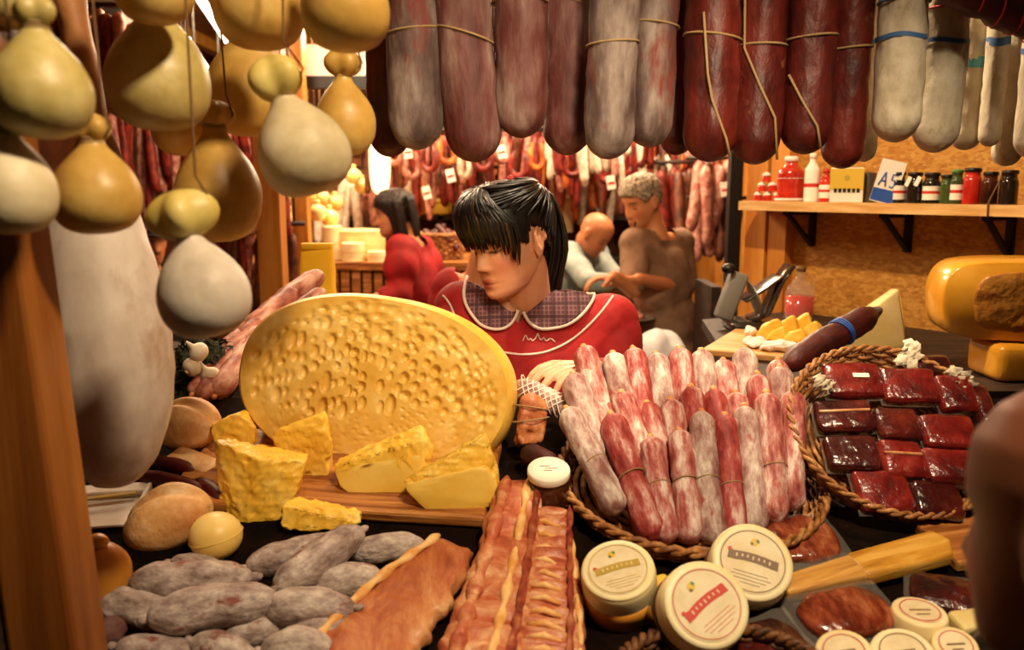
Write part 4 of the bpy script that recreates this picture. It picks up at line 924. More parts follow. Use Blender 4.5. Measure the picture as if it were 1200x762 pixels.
# ================================================================== people
def remesh(vf, voxel, it=4):
    me = bpy.data.meshes.new('tmp'); me.from_pydata(np.asarray(vf[0]).tolist(), [], vf[1]); me.update()
    o = bpy.data.objects.new('tmp', me); COL.objects.link(o)
    m = o.modifiers.new('r', 'REMESH'); m.mode = 'VOXEL'; m.voxel_size = voxel; m.adaptivity = 0
    if it:
        s = o.modifiers.new('s', 'SMOOTH'); s.factor = .5; s.iterations = it
    dg = bpy.context.evaluated_depsgraph_get(); ev = o.evaluated_get(dg); e = ev.to_mesh()
    V = np.empty(len(e.vertices) * 3); e.vertices.foreach_get('co', V); V = V.reshape(-1, 3)
    F = [tuple(p.vertices) for p in e.polygons]; ev.to_mesh_clear()
    bpy.data.objects.remove(o); bpy.data.meshes.remove(me); return V, F
HZ = [-.113, -.108, -.095, -.075, -.05, -.02, .01, .04, .07, .095, .11, .116]
HW = [.012, .028, .043, .055, .063, .069, .073, .075, .070, .053, .030, .004]
HF = [.070, .083, .090, .090, .088, .087, .085, .088, .082, .062, .036, .004]
HB = [-.030, .0, .020, .045, .065, .085, .096, .099, .090, .068, .040, .004]
def head_shape(infl=0, nz=70, na=84, feat=True, soft=1.0):
    """lofted head, face towards -Y, eye line at z=0"""
    z = np.concatenate([np.linspace(-.113, -.09, 12), np.linspace(-.087, .09, nz - 26), np.linspace(.093, .116, 14)])
    a = np.arange(na) * 2 * math.pi / na; V = []
    for zz in z:
        w_ = np.interp(zz, HZ, HW) + infl; f = np.interp(zz, HZ, HF) + infl; b = np.interp(zz, HZ, HB) + infl
        cy = (b - f) / 2; ry = (f + b) / 2; e = .94
        V.append(np.stack([w_ * np.sign(np.cos(a)) * np.abs(np.cos(a)) ** e, cy + ry * np.sin(a), np.full(na, zz * (1 + infl / .113))], 1))
    V = np.vstack(V)
    if feat:
        x, y, zz = V[:, 0], V[:, 1], V[:, 2]; fr = np.clip((-y - .02) / .05, 0, 1); d = np.zeros(len(V)); ax = np.abs(x)
        g = lambda u, s: np.exp(-(u / s) ** 2)
        ramp = np.interp(zz, [-.052, -.046, -.040, -.034, -.02, 0, .016, .03], [0, .006, .019, .024, .018, .010, .004, 0])
        wid = np.interp(zz, [-.05, -.036, -.01, .02], [.015, .012, .008, .010]); d += ramp * g(x, wid)
        d += .008 * g(ax - .013, .006) * g(zz + .039, .007)
        d -= .011 * soft * g(ax - .030, .017) * g(zz - .003, .012)
        d += .0075 * g(ax - .031, .0125) * g(zz + .001, .0085)
        d += .005 * g(ax - .028, .022) * g(zz - .022, .007)
        mw = g(x, .021)
        d += .0065 * mw * g(zz + .0655, .0045) + .0075 * g(x, .018) * g(zz + .0775, .0055) - .0035 * mw * g(zz + .0713, .0018)
        d += .006 * g(x, .02) * g(zz + .1, .012) + .006 * g(ax - .04, .02) * g(zz + .035, .02) - .003 * g(x, .012) * g(zz + .088, .005)
        V[:, 1] -= d * fr
    return V, rings_faces(len(z), na)
def ears(): 
    out = []
    for s in (-1, 1):
        rot = Matrix.Rotation(R(-14), 4, 'X')
        c = (s * .076, .012, -.010)
        out.append(ball(c, (.006, .0165, .030), 16, 12, rot))
        t = np.linspace(-.3, 4.4, 22); P = [(c[0] + s * .005, c[1] + .015 * math.cos(q) + .002, c[2] + .026 * math.sin(q) + .004) for q in t]
        out.append(tube(P, .0042, 8)); out.append(ball((s * .077, .004, -.034), (.006, .008, .009), 12, 8))
    return out
def head_matrix(c, yaw, pitch, roll=0, s=1):
    return Matrix.Translation(c) @ Matrix.Rotation(R(yaw), 4, 'Z') @ Matrix.Rotation(R(pitch), 4, 'X') @ Matrix.Rotation(R(roll), 4, 'Y') @ Matrix.Scale(s, 4)
def hand(wrist, d, pn, side, s=1.0, curl=(25, 30, 25), spread=1.0, fat=1.0):
    d = Vector(d).normalized(); pn = Vector(pn); pn = (pn - d * pn.dot(d)).normalized(); lat = d.cross(pn) * side; wrist = Vector(wrist); out = []
    for off, k, ln in ((.027, .083, .072), (.009, .088, .081), (-.010, .084, .074), (-.028, .076, .057)):
        kn = wrist + (d * k + lat * off * spread) * s
        out.append(capsule(wrist + lat * off * .6 * s + d * .01 * s, kn, .013 * s, .0105 * s, 12))
        p = kn; dd = (d + lat * off * 3.0 * spread).normalized(); ang = 0
        for j, (fr, cu) in enumerate(zip((.46, .30, .24), curl)):
            ang += R(cu); v = (dd * math.cos(ang) + pn * math.sin(ang)); q = p + v * ln * fr * s
            out.append(capsule(p, q, (.0088 - .0009 * j) * s * fat, (.0081 - .0009 * j) * s * fat, 10)); p = q
    p = wrist + (d * .022 + lat * .026 + pn * .004) * s; v = (d * .62 + lat * .62 + pn * .35).normalized()
    out.append(capsule(wrist + d * .005 * s, p, .015 * s, .014 * s, 10))
    for ln, r0, r1 in ((.036, .0125, .0105), (.028, .0102, .0085)):
        q = p + v * ln * s; out.append(capsule(p, q, r0 * s, r1 * s, 10)); p = q; v = (v + d * .35 + pn * .2).normalized()
    return out
def skin_obj(name, vf, origin, base, hm=None, lips='#a8483e', brow='#1c100a', lids=True, nail=None):
    V, F = vf; o = build(name, (V - np.array(origin), F), 'skin'); o.location = origin
    col = np.tile(np.array(hexc(base)), (len(V), 1))
    if hm is not None:
        inv = np.array(hm.inverted()); H = V @ inv[:3, :3].T + inv[:3, 3]; x, y, z = H[:, 0], H[:, 1], H[:, 2]; ax = np.abs(x); fr = y < -.045
        def paint(mask, c, k=1.0):
            k = np.clip(mask, 0, 1)[:, None] * k; col[:] = col * (1 - k) + np.array(hexc(c)) * k
        g = lambda u, s: np.exp(-(u / s) ** 2)
        paint(fr * .45 * g(ax - .042, .018) * g(z + .035, .018), '#c0503c')
        paint(fr * np.clip(1.6 * g(x / .022, 1.0) ** 2 * (g(z + .0655, .006) + g(z + .0775, .0065)) - .3, 0, 1), lips, .9)
        paint(fr * np.clip(2 * g(x, .02) * g(z + .0713, .0016), 0, 1), '#5a1c18', .8)
        paint(fr * np.clip(2.4 * g(ax - .031, .017) * g(z - .0235 + 8 * (ax - .031) ** 2, .0036) - .25, 0, 1), brow, .9)
        if lids: paint(fr * np.clip(2.6 * g(ax - .0315, .0125) * g(z + .0068 - 10 * (ax - .031) ** 2, .0026) - .2, 0, 1), '#120a08', .95)
        if lids: paint(fr * .35 * g(ax - .031, .016) * g(z - .004, .008), '#7a3a2a')
        paint(fr * np.clip(1.5 * g(ax - .007, .003) * g(z + .045, .003), 0, 1), '#4a1c14', .8)
    at_ = o.data.color_attributes.new('Col', 'FLOAT_COLOR', 'POINT'); at_.data.foreach_set('color', col.ravel())
    return o
def clothes(name, prims, voxel, mat, parent, origin, cut=None, it=5, fold=.004, ff=26, seed=0):
    V, F = remesh(join(prims), voxel, it); V = lump((V, F), fold, ff, seed)[0]
    if cut is not None:
        F = [f for f in F if not cut(V[list(f)].mean(0))]; used = sorted({i for f in F for i in f}); mp = {u: i for i, u in enumerate(used)}
        V = V[used]; F = [tuple(mp[i] for i in f) for f in F]
    o = build(name, (V - np.array(origin), F), mat, parent); return o, (V, F)
def hair_cap(hm, origin, keep, infl, mat, parent, rough=.003, name='hair', seed=0):
    V, F = head_shape(infl, feat=False); r = np.random.RandomState(seed)
    k = [keep(*V[list(f)].mean(0)) for f in F]; F = [f for f, q in zip(F, k) if q]
    V = V + (V / (np.linalg.norm(V, axis=1)[:, None] + 1e-6)) * (rough * snoise(V, 220, seed) + rough * snoise(V, 90, seed + 2))[:, None]
    used = sorted({i for f in F for i in f}); mp = {u: i for i, u in enumerate(used)}; V = V[used]; F = [tuple(mp[i] for i in f) for f in F]
    V, F = xf((V, F), hm); o = build(name, (V - np.array(origin), F), mat, parent)
    sm = o.modifiers.new('thickness', 'SOLIDIFY'); sm.thickness = .008; sm.offset = -1; return o
def std_keep(x, y, z, front=.055, side=.03, back=-.055):
    az = math.atan2(abs(x), -y)
    lim = np.interp(az, [0, .7, 1.1, 1.45, 1.75, 2.1, 3.2], [front, front - .004, side - .02, side - .005, side, back + .02, back]); return z > lim

# ------------------------------------------------------------------ the woman behind the counter
def woman():
    O = Vector((.05, 1.97, 0)); YH = 1.90
    hc = at(597, 281, YH); hm = head_matrix(hc, -46, 14, -6, 1.02)
    sL, sR = at(543, 366, 1.96), at(712, 378, 1.97)               # shoulder joints (picture side)
    nb = at(622, 352, 1.965)
    chest = Vector((.045, 1.975, 1.20)); hip = Vector((.05, 2.0, .93))
    elb_l = at(520, 470, 1.86); wr_l = at(560, 540, 1.72) + Vector((0, 0, .02))
    elb_r = at(733, 470, 1.94); wr_r = at(690, 432, 1.63)
    torso = lambda g: [ball(chest + Vector((0, 0, .06)), (.145 + g, .10 + g, .17 + g)), ball(chest + Vector((0, -.035, .03)), (.12 + g, .075 + g, .07 + g)), ball(chest + Vector((0, .01, -.13)), (.125 + g, .095 + g, .16 + g)), ball(hip, (.16 + g, .12 + g, .15 + g)),
            capsule(sL, nb + Vector((0, .005, -.03)), .048 + g, .05 + g), capsule(sR, nb + Vector((0, .005, -.03)), .048 + g, .05 + g), capsule(sL, chest, .06 + g, .10 + g), capsule(sR, chest, .06 + g, .10 + g)]
    arms = lambda g, lo: [capsule(sL, elb_l, .047 + g, .04 + g), capsule(sR, elb_r, .047 + g, .04 + g), capsule(elb_l, elb_l.lerp(wr_l, lo), .038 + g, .030 + g * .8), capsule(elb_r, elb_r.lerp(wr_r, lo), .038 + g, .030 + g * .8)]
    legs = []
    for s in (-1, 1):
        h = hip + Vector((s * .08, 0, -.05)); k = Vector((h.x, 1.99, .5)); f = Vector((h.x, 2.0, .08))
        legs += [capsule(h, k, .08, .055), capsule(k, f, .052, .034), capsule(f + Vector((0, .02, -.04)), f + Vector((0, -.12, -.045)), .036, .03)]
    neck = [capsule(nb + Vector((0, .015, -.04)), hm @ Vector((0, .025, -.07)), .054, .050)]
    h_r = hand(wr_r, at(636, 434, 1.555) - wr_r, Vector((-.15, .15, -1)), -1, .88, (18, 26, 22), 1.12, 1.22)
    h_l = hand(wr_l, Vector((.3, -1, -.1)), Vector((0, 0, -1)), 1, .92)
    head = [xf(v, hm) for v in [head_shape()] + ears()]
    V, F = remesh(join(head + neck + torso(-.004) + arms(-.004, 1) + legs + h_r + h_l), .0034, 2)
    body = skin_obj('person', (V, F), O, '#dfa582', hm, '#b04a40')
    tag(body, 'woman in red blouse with checked white-edged collar, black ponytail, one hand on the salamis', 'person')
    # blouse
    neckpt = np.array(nb); top = np.array(nb)
    OPEN = [(556, 318), (562, 338), (577, 356), (596, 370), (606, 378), (614, 374), (635, 360), (656, 342), (673, 318), (670, 240), (556, 240)]
    def cut(c):
        q = c - neckpt
        if c[2] < .86: return True
        if q[1] > .0: return math.hypot(q[0], q[1]) < .075 and q[2] > -.03
        v = Vector(c) - CAM; d = v.dot(_F); px, py = 600 + v.x / d * FPX, 381 - v.dot(_U) / d * FPX; ins = False
        for (xa, ya), (xb, yb) in zip(OPEN, OPEN[1:] + OPEN[:1]):
            if (ya > py) != (yb > py) and px < (xb - xa) * (py - ya) / (yb - ya) + xa: ins = not ins
        return ins
    puff = [ball(sL.lerp(elb_l, .35), (.066, .066, .10)), ball(sR.lerp(elb_r, .35), (.070, .070, .11))]
    bl, bvf = clothes('blouse', torso(.012) + arms(.020, .72) + puff, .005, 'red_cloth', body, O, None, 4, .0035, 30, 4)
    V, F = bvf; F = [f for f in F if not cut(V[list(f)].mean(0))]; us = sorted({i for f in F for i in f}); mp_ = {u: i for i, u in enumerate(us)}
    nw = build('blouse', (V[us] - np.array(O), [tuple(mp_[i] for i in f) for f in F]), 'red_cloth', body); bpy.data.objects.remove(bl); nw.name = 'blouse'
    # skirt and shoes, hidden behind the counter
    clothes('skirt', [tube([(hip.x, hip.y, .95), (hip.x, hip.y, .6), (hip.x, hip.y + .01, .42)], [.165, .21, .24], 40)], .012, 'dark_cloth', body, O, None, 3, .008, 20)
    for s in (-1, 1): build('shoe', mv(ball((hip.x + s * .08, 1.94, .04), (.045, .13, .04)), -O), 'dark_cloth', body)
    # collar and trim follow the blouse surface
    tree = BVHTree.FromPolygons([tuple(v) for v in bvf[0]], bvf[1])
    def hit(px, py, lift=.006):
        r = ray(px, py).normalized(); loc, nrm, i, d = tree.ray_cast(CAM, r)
        if loc is None:
            loc, nrm, i, d = tree.find_nearest(at(px, py, 1.93))
        if nrm.dot(r) > 0: nrm = -nrm
        return loc + nrm * lift
    def poly(P, k=26):
        P = np.array(P, float); t = np.linspace(0, len(P) - 1, k); i0 = np.clip(t.astype(int), 0, len(P) - 2); out = []
        for tt, i in zip(t, i0):
            a, b, c, d = [P[max(0, min(len(P) - 1, j))] for j in (i - 1, i, i + 1, i + 2)]; f = tt - i
            out.append(.5 * (2 * b + (c - a) * f + (2 * a - 5 * b + 4 * c - d) * f * f + (3 * b - a - 3 * c + d) * f ** 3))
        return np.array(out)
    def smooth_line(P, it=3):
        P = np.array(P)
        for _ in range(it): P[1:-1] = .25 * P[:-2] + .5 * P[1:-1] + .25 * P[2:]
        return P
    for name, inner, outer in (('collar', [(560, 322), (566, 338), (580, 353), (599, 368)], [(546, 330), (543, 352), (556, 376), (578, 387), (597, 382), (607, 364)]),
                               ('collar', [(668, 318), (652, 340), (632, 357), (611, 371)], [(690, 332), (697, 350), (682, 370), (650, 386), (626, 386), (613, 366)])):
        A, Bq = poly(inner), poly(outer); n = 12; G = []
        for f in np.linspace(0, 1, n): G.append(smooth_line([tuple(hit(*(A[i] * (1 - f) + Bq[i] * f), .008 + .004 * f)) for i in range(len(A))]))
        G = np.array(G)
        for _ in range(3): G[1:-1] = .25 * G[:-2] + .5 * G[1:-1] + .25 * G[2:]
        c = build(name, (G.reshape(-1, 3) - np.array(O), [(i * 26 + j, i * 26 + j + 1, (i + 1) * 26 + j + 1, (i + 1) * 26 + j) for i in range(n - 1) for j in range(25)]), 'plaid', body)
        sm = c.modifiers.new('thickness', 'SOLIDIFY'); sm.thickness = .005; sm.offset = 0
        build('white_edging', tube(G[-1] - np.array(O), .0038, 8), 'white_trim', c)
    for pts in ([(520, 347), (527, 356), (533, 372), (536, 384)], [(590, 413), (612, 416), (640, 413), (668, 400), (690, 382), (708, 362), (718, 348)]):
        build('piping', tube(smooth_line([tuple(hit(*p, .002)) for p in poly(pts, 24)]) - np.array(O), .0026, 8), 'white_trim', body)
    sq = [(613, 400), (616, 393), (619, 399), (622, 397), (624, 400), (628, 396), (630, 391), (633, 399), (637, 396), (640, 400), (645, 397), (650, 401)]
    build('embroidery', tube(smooth_line([tuple(hit(*p, .002)) for p in poly(sq, 48)], 1) - np.array(O), .0011, 6), 'white_trim', body)
    # hair: cap, fringe, ponytail, band
    def keep(x, y, z):
        az = math.atan2(abs(x), -y); lim = np.interp(az, [0, .75, 1.05, 1.3, 1.5, 1.75, 2.1, 3.2], [.034, .028, .010, -.005, .034, .020, -.03, -.065]); return z > lim
    hair = hair_cap(hm, O, keep, .013, 'hair_black', body, .0005)
    rs = np.random.RandomState(3); locks = []; sheen = []
    def surf(az, z, infl):
        w_ = np.interp(z, HZ, HW) + infl; f = np.interp(z, HZ, HF) + infl; b = np.interp(z, HZ, HB) + infl
        return Vector((w_ * math.sin(az), (b - f) / 2 - (f + b) / 2 * math.cos(az), z * (1 + infl / .113)))
    for i in range(74):                                           # fringe falling from the crown to the brows
        az = R(-62 + 124 * i / 73) + rs.normal() * .015; P = []
        zend = np.interp(az, [-1.1, -.7, 0, .6, 1.1], [.016, .014, .008, .006, -.035]) + rs.normal() * .004
        for t in np.linspace(0, 1, 9):
            z = .113 * (1 - t) ** .9 + zend * (1 - (1 - t) ** .9); z = .114 - (.114 - zend) * t ** 1.25
            P.append(hm @ surf(az * (.35 + .65 * min(1, t * 1.6)), z, .014 + .010 * math.sin(t * 2.8) + rs.normal() * .0006))
        rad = np.array([.003, .0055, .006, .006, .0058, .0052, .0045, .0035, .0012])
        (sheen if i % 9 == 4 else locks).append(tube(P, rad, 7))
    for i in range(150):                                          # combed back over the skull to the tail
        az = R(rs.uniform(62, 180)) * (1 if i % 2 else -1); z0 = np.interp(abs(az), [1.0, 1.5, 2.0, 3.2], [.02, .03, -.02, -.055]) + rs.uniform(0, .06); P = []; off_ = rs.uniform(-.001, .005)
        for t in np.linspace(0, 1, 9):
            z = z0 + (.085 - z0) * t; P.append(hm @ surf(az + (math.copysign(R(158), az) - az) * t ** 1.5, z, .0135 + .004 * math.sin(3.1 * t) + off_))
        locks.append(tube(P, np.array([.001, .0022, .0028, .003, .003, .003, .003, .0025, .002]) * rs.uniform(.7, 1.3), 6))
    for i in range(130):                                          # strands over the crown
        az0 = R(rs.uniform(-120, 120)); z0 = .112 - .05 * rs.rand() ** 2; P = []; off_ = rs.uniform(0, .006); az1 = math.copysign(R(160), az0)
        for t in np.linspace(0, 1, 9): P.append(hm @ surf(az0 + (az1 - az0) * t ** 1.3, z0 + (.086 - z0) * t, .0135 + off_ + .004 * math.sin(3.1 * t)))
        locks.append(tube(P, np.array([.0008, .002, .0026, .003, .003, .003, .003, .0024, .002]) * rs.uniform(.6, 1.2), 6))
    for i in range(90):                                           # the ponytail, swelling up and falling behind the ear
        u, v = rs.uniform(-1, 1), rs.uniform(-1, 1); s = rs.uniform(.86, 1.06)
        pts = [(616 + 5 * u, 219, 1.955), (632 + 12 * u, 222 + 5 * u, 1.965 + .02 * v), (644 + 14 * u, 250 + 6 * u, 1.985 + .03 * v), (646 + 18 * u, 290, 1.99 + .035 * v), (641 + 18 * u, 325 * (1 - .02 * u), 1.995 + .03 * v), (632 + 20 * u + 4 * v, 318 + 52 * s, 1.995 + .02 * v)]
        P = poly([tuple(at(*p)) for p in pts], 14); rad = np.interp(np.linspace(0, 1, 14), [0, .3, .8, 1], [.004, .0062, .0052, .001])
        (sheen if i % 17 == 0 else locks).append(tube(P, rad, 6))
    V, F = join(locks); build('hair_locks', (V - np.array(O), F), 'hair_black', hair)
    V, F = join(sheen); build('painted_sheen_locks', (V - np.array(O), F), 'hair_painted_sheen', hair)  # lighter locks painted in as hair sheen
    c = at(606, 213, 1.90); a = np.linspace(0, 2 * math.pi, 40, endpoint=False)
    V, F = loop_tube(np.stack([.017 * np.cos(a), .012 * np.sin(a), .004 * np.sin(7 * a)], 1), .0065, 8)
    b = build('hair_band', (V, F), 'red_cloth', hair); b.location = c - O; b.rotation_euler = (R(25), R(20), 0)
    # earring-free ear stays visible; loose wisps in front of it
    wis = [tube(poly([tuple(at(*p)) for p in pts], 8), [.002, .003, .003, .0028, .0025, .002, .0015, .0006], 6) for pts in ([(606, 262, 1.80), (604, 282, 1.795), (607, 300, 1.80)],)]
    return body
woman()

# ------------------------------------------------------------------ simpler figures further back
def figure(label, O, hc, yaw, pitch, shL, shR, elbL, wrL, elbR, wrR, hip, skin, shirt, trousers, hair=None, hs=1.0, voxel=.008, sleeve=.5, hdirL=None, hdirR=None, keep=std_keep, puff=0, extra=None, roll=0):
    O = Vector(O); hm = head_matrix(Vector(hc), yaw, pitch, roll, hs); shL, shR, elbL, wrL, elbR, wrR, hip = map(Vector, (shL, shR, elbL, wrL, elbR, wrR, hip))
    nb = (shL + shR) / 2 + Vector((0, 0, .055)); chest = nb.lerp(hip, .38); belly = nb.lerp(hip, .72); ax = (shR - shL).normalized(); ya = math.atan2(ax.y, ax.x); rot = Matrix.Rotation(ya, 4, 'Z')
    tor = lambda g: [ball(chest, (.17 + g, .115 + g, .19 + g), rot=rot), ball(belly, (.155 + g, .12 + g, .17 + g), rot=rot), ball(hip, (.165 + g, .125 + g, .14 + g), rot=rot), capsule(shL, nb - Vector((0, 0, .05)), .058 + g, .055 + g), capsule(shR, nb - Vector((0, 0, .05)), .058 + g, .055 + g), capsule(shL, chest, .065 + g, .10 + g), capsule(shR, chest, .065 + g, .10 + g)]
    arm = lambda g, lo: ([capsule(shL, elbL, .052 + g, .042 + g), capsule(shR, elbR, .052 + g, .042 + g)] if lo >= .5 else [capsule(shL, shL.lerp(elbL, lo * 2), .052 + g, .047 + g), capsule(shR, shR.lerp(elbR, lo * 2), .052 + g, .047 + g)]) + ([capsule(elbL, elbL.lerp(wrL, (lo - .5) * 2), .041 + g, .034 + g), capsule(elbR, elbR.lerp(wrR, (lo - .5) * 2), .041 + g, .034 + g)] if lo > .5 else [])
    legs, tr = [], []
    for s in (-1, 1):
        h = hip + ax * s * .085 + Vector((0, 0, -.06)); k = Vector((h.x, h.y, .5)); f = Vector((h.x, h.y, .09)); fd = Vector((ax.y, -ax.x, 0))
        legs += [capsule(h, k, .08, .055), capsule(k, f, .052, .036), capsule(f + Vector((0, 0, -.05)), f + fd * .15 + Vector((0, 0, -.055)), .036, .03)]
        tr += [capsule(h, k, .092, .07), capsule(k, f, .07, .055)]
    fore = [capsule(elbL, wrL, .040, .027), capsule(elbR, wrR, .040, .027)]
    hands = hand(wrL, hdirL or (wrL - elbL), (0, 0, -1), 1, 1.0, spread=1.15) + hand(wrR, hdirR or (wrR - elbR), (0, 0, -1), -1, 1.0, spread=1.15)
    neck = [capsule(nb + Vector((0, 0, -.05)), hm @ Vector((0, .02, -.06)), .058, .054)]
    head = [xf(v, hm) for v in [head_shape()] + ears()]
    V, F = remesh(join(head + neck + tor(-.006) + arm(-.006, .5) + fore + hands + legs), voxel, 1)
    b = skin_obj('person', (V, F), O, skin, hm); tag(b, label, 'person')
    nbz = np.array(nb)
    def cut(c): q = c - nbz; return math.hypot(q[0], q[1]) < .085 and q[2] > -.035
    pf = [ball(shL.lerp(elbL, .4), (puff, puff, puff * 1.3)), ball(shR.lerp(elbR, .4), (puff, puff, puff * 1.3))] if puff else []
    clothes('shirt', tor(.012) + arm(.016, sleeve) + pf, voxel * 1.3, shirt, b, O, cut, 3, .005, 22)
    clothes('trousers', tr + [ball(hip + Vector((0, 0, -.03)), (.175, .135, .13), rot=rot)], voxel * 1.6, trousers, b, O, None, 2, .004, 22)
    if hair: hair_cap(hm, O, keep, .011, hair, b, .003)
    if extra: extra(b, O, hm)
    return b
def V3(px, py, Y): return at(px, py, Y)
# man in the brown T-shirt, working with both hands
def man_extra(b, O, hm):
    # dark apron bib and straps lying on the chest, wrist watch
    c = at(752, 345, 3.90)
    V = []; n = 10
    for i in range(n):
        for j in range(8): V.append(tuple(at(738 + 30 * j / 7 + (14 - 14 * i / 9) * .6, 262 + 118 * i / 9, 3.88 + .02 * abs(j - 3.5) / 3.5 + (.0 if i > 2 else .01 * (2 - i))) - O))
    V3_ = tube([tuple(at(742, 262, 3.95) - O), tuple(at(760, 256, 4.0) - O), tuple(at(775, 262, 4.06) - O)], .016, 8)
    build('apron_strap', V3_, 'dark_vest', b)
    w_ = at(751, 328, 3.80); build('wrist_watch', mv(xf(ring(.034, 0, .008, 0, 20), Matrix.Rotation(R(90), 4, 'Y')), w_ - O), 'black_metal', b)
mO = Vector((.70, 4.02, 0))
figure('grey-haired man in a brown T-shirt looking down at his hands behind the woman', mO, V3(752, 236, 3.99), -58, 22, V3(745, 285, 3.9), V3(795, 285, 4.10), V3(742, 340, 3.80), V3(720, 324, 3.70), V3(805, 338, 4.02), V3(748, 327, 3.76), V3(785, 420, 4.05), '#cf8a5c', 'brown_shirt', 'dark_vest', 'hair_grey', 1.02, .008, .42, extra=man_extra,
       keep=lambda x, y, z: std_keep(x, y, z, .062, .03, -.05), hdirL=(-1, -.1, -.1), hdirR=(-1, -.05, .05))
# apron worn by the same man: cloth hanging from the chest
# bald man in a grey shirt bending over
figure('bald man in a grey shirt bending forward beyond the woman', Vector((.33, 4.75, 0)), V3(697, 274, 4.62), 60, 40, V3(668, 300, 4.62), V3(700, 300, 4.85), V3(690, 330, 4.40), V3(722, 332, 4.35), V3(718, 325, 4.7), V3(742, 335, 4.55), V3(640, 400, 4.85), '#b87850', 'grey_shirt', 'dark_cloth', None, .98, .009, .85)
# young woman in red, seen from the side
def long_hair(b, O, hm):
    rs = np.random.RandomState(5); lk = []
    for i in range(40):
        az = R(rs.uniform(75, 180)) * (1 if i % 2 else -1); r_ = .088 + rs.uniform(0, .012); P = []
        for t in np.linspace(0, 1, 8): P.append(hm @ Vector((r_ * math.sin(az) * (1 - .2 * t), -r_ * math.cos(az) * 1.15 * (1 - .1 * t), .08 - .24 * t)))
        lk.append(tube(P, [.004, .009, .010, .010, .009, .008, .006, .002], 6))
    V, F = join(lk); build('hair_locks', (V - np.array(O), F), 'hair_brown', b)
figure('dark-haired woman in a red blouse facing sideways by the far cheese wheels', Vector((-.52, 4.2, 0)), V3(462, 250, 4.2), -80, 12, V3(470, 293, 4.05), V3(494, 293, 4.33), V3(470, 345, 3.98), V3(440, 350, 3.95), V3(512, 345, 4.25), V3(470, 356, 4.05), V3(486, 420, 4.22), '#d08c62', 'red_cloth', 'dark_cloth', 'hair_brown', .95, .009, .8, puff=.085, extra=long_hair, keep=lambda x, y, z: std_keep(x, y, z, .05, .015, -.07))
# colleague in red half hidden behind the woman
figure('colleague in a red blouse mostly hidden behind the woman at the counter', Vector((-.17, 2.95, 0)), V3(572, 280, 2.95), 170, 20, V3(592, 340, 2.95), V3(530, 338, 2.95), V3(600, 400, 2.9), V3(610, 440, 2.9), V3(518, 385, 2.93), V3(528, 430, 2.9), V3(560, 480, 2.97), '#d08c62', 'red_cloth', 'dark_cloth', 'hair_brown', .93, .009, .8, puff=.07)
# passer-by with a dark cap behind the hanging cheeses
def cap(b, O, hm):
    build('cap_brim', mv(xf(ball((0, -.085, .05), (.065, .05, .006), 16, 8), hm), -O), 'dark_cloth', b)
figure('passer-by in a dark cap and dark jacket seen past the ham', Vector((-1.85, 4.4, 0)), V3(176, 284, 4.4), 40, 5, V3(140, 325, 4.35), V3(205, 325, 4.5), V3(135, 400, 4.35), V3(150, 440, 4.25), V3(212, 400, 4.5), V3(200, 450, 4.4), V3(175, 480, 4.45), '#b87850', 'dark_cloth', 'dark_cloth', 'dark_cloth', 1.0, .01, .9, extra=cap, keep=lambda x, y, z: std_keep(x, y, z, .04, .03, -.02))
# shaven-headed customer at the right edge, close to the camera
figure('customer with a shaven head standing close by the counter end', Vector((.50, .60, 0)), V3(1284, 626, .60), 207, 8, Vector((.69, .56, 1.23)), Vector((.33, .60, 1.23)), Vector((.72, .52, 1.0)), Vector((.62, .68, .93)), Vector((.27, .58, 1.0)), Vector((.36, .72, .93)), Vector((.50, .55, .85)), '#6e3e28', 'dark_cloth', 'dark_cloth', None, 1.0, .006, .9)
# ================================================================== wall shelf and what stands on it
SZ = 1.655
sh = thing('wall_shelf', 'pale wooden wall shelf on black triangular brackets', 'shelf', wl(.5, .09, SZ))
WQ = WROT.to_quaternion()
sh.rotation_mode = 'QUATERNION'; sh.rotation_quaternion = WQ
build('shelf_board', bx(-.53, .70, -.09, .09, -.03, 0), 'shelf_wood', sh, smooth=False)
for px in (955, 1068, 1188):
    s = wall_px(px, .18) - .5
    build('bracket', join([bx(s - .011, s + .011, .075, .09, -.15, -.03), bx(s - .011, s + .011, -.07, .09, -.043, -.03), tube([(s, -.06, -.040), (s, .082, -.145)], .010, 6)]), 'black_metal', sh, smooth=False)
def shelf_pt(px, off=.07):
    s = wall_px(px, off); p = wl(s, off, SZ); return p
def put(o, px, off=.07, yaw=0, dz=0):
    o.location = shelf_pt(px, off) + Vector((0, 0, dz)); o.rotation_mode = 'QUATERNION'; o.rotation_quaternion = WQ @ Quaternion((0, 0, 1), R(yaw)); return o
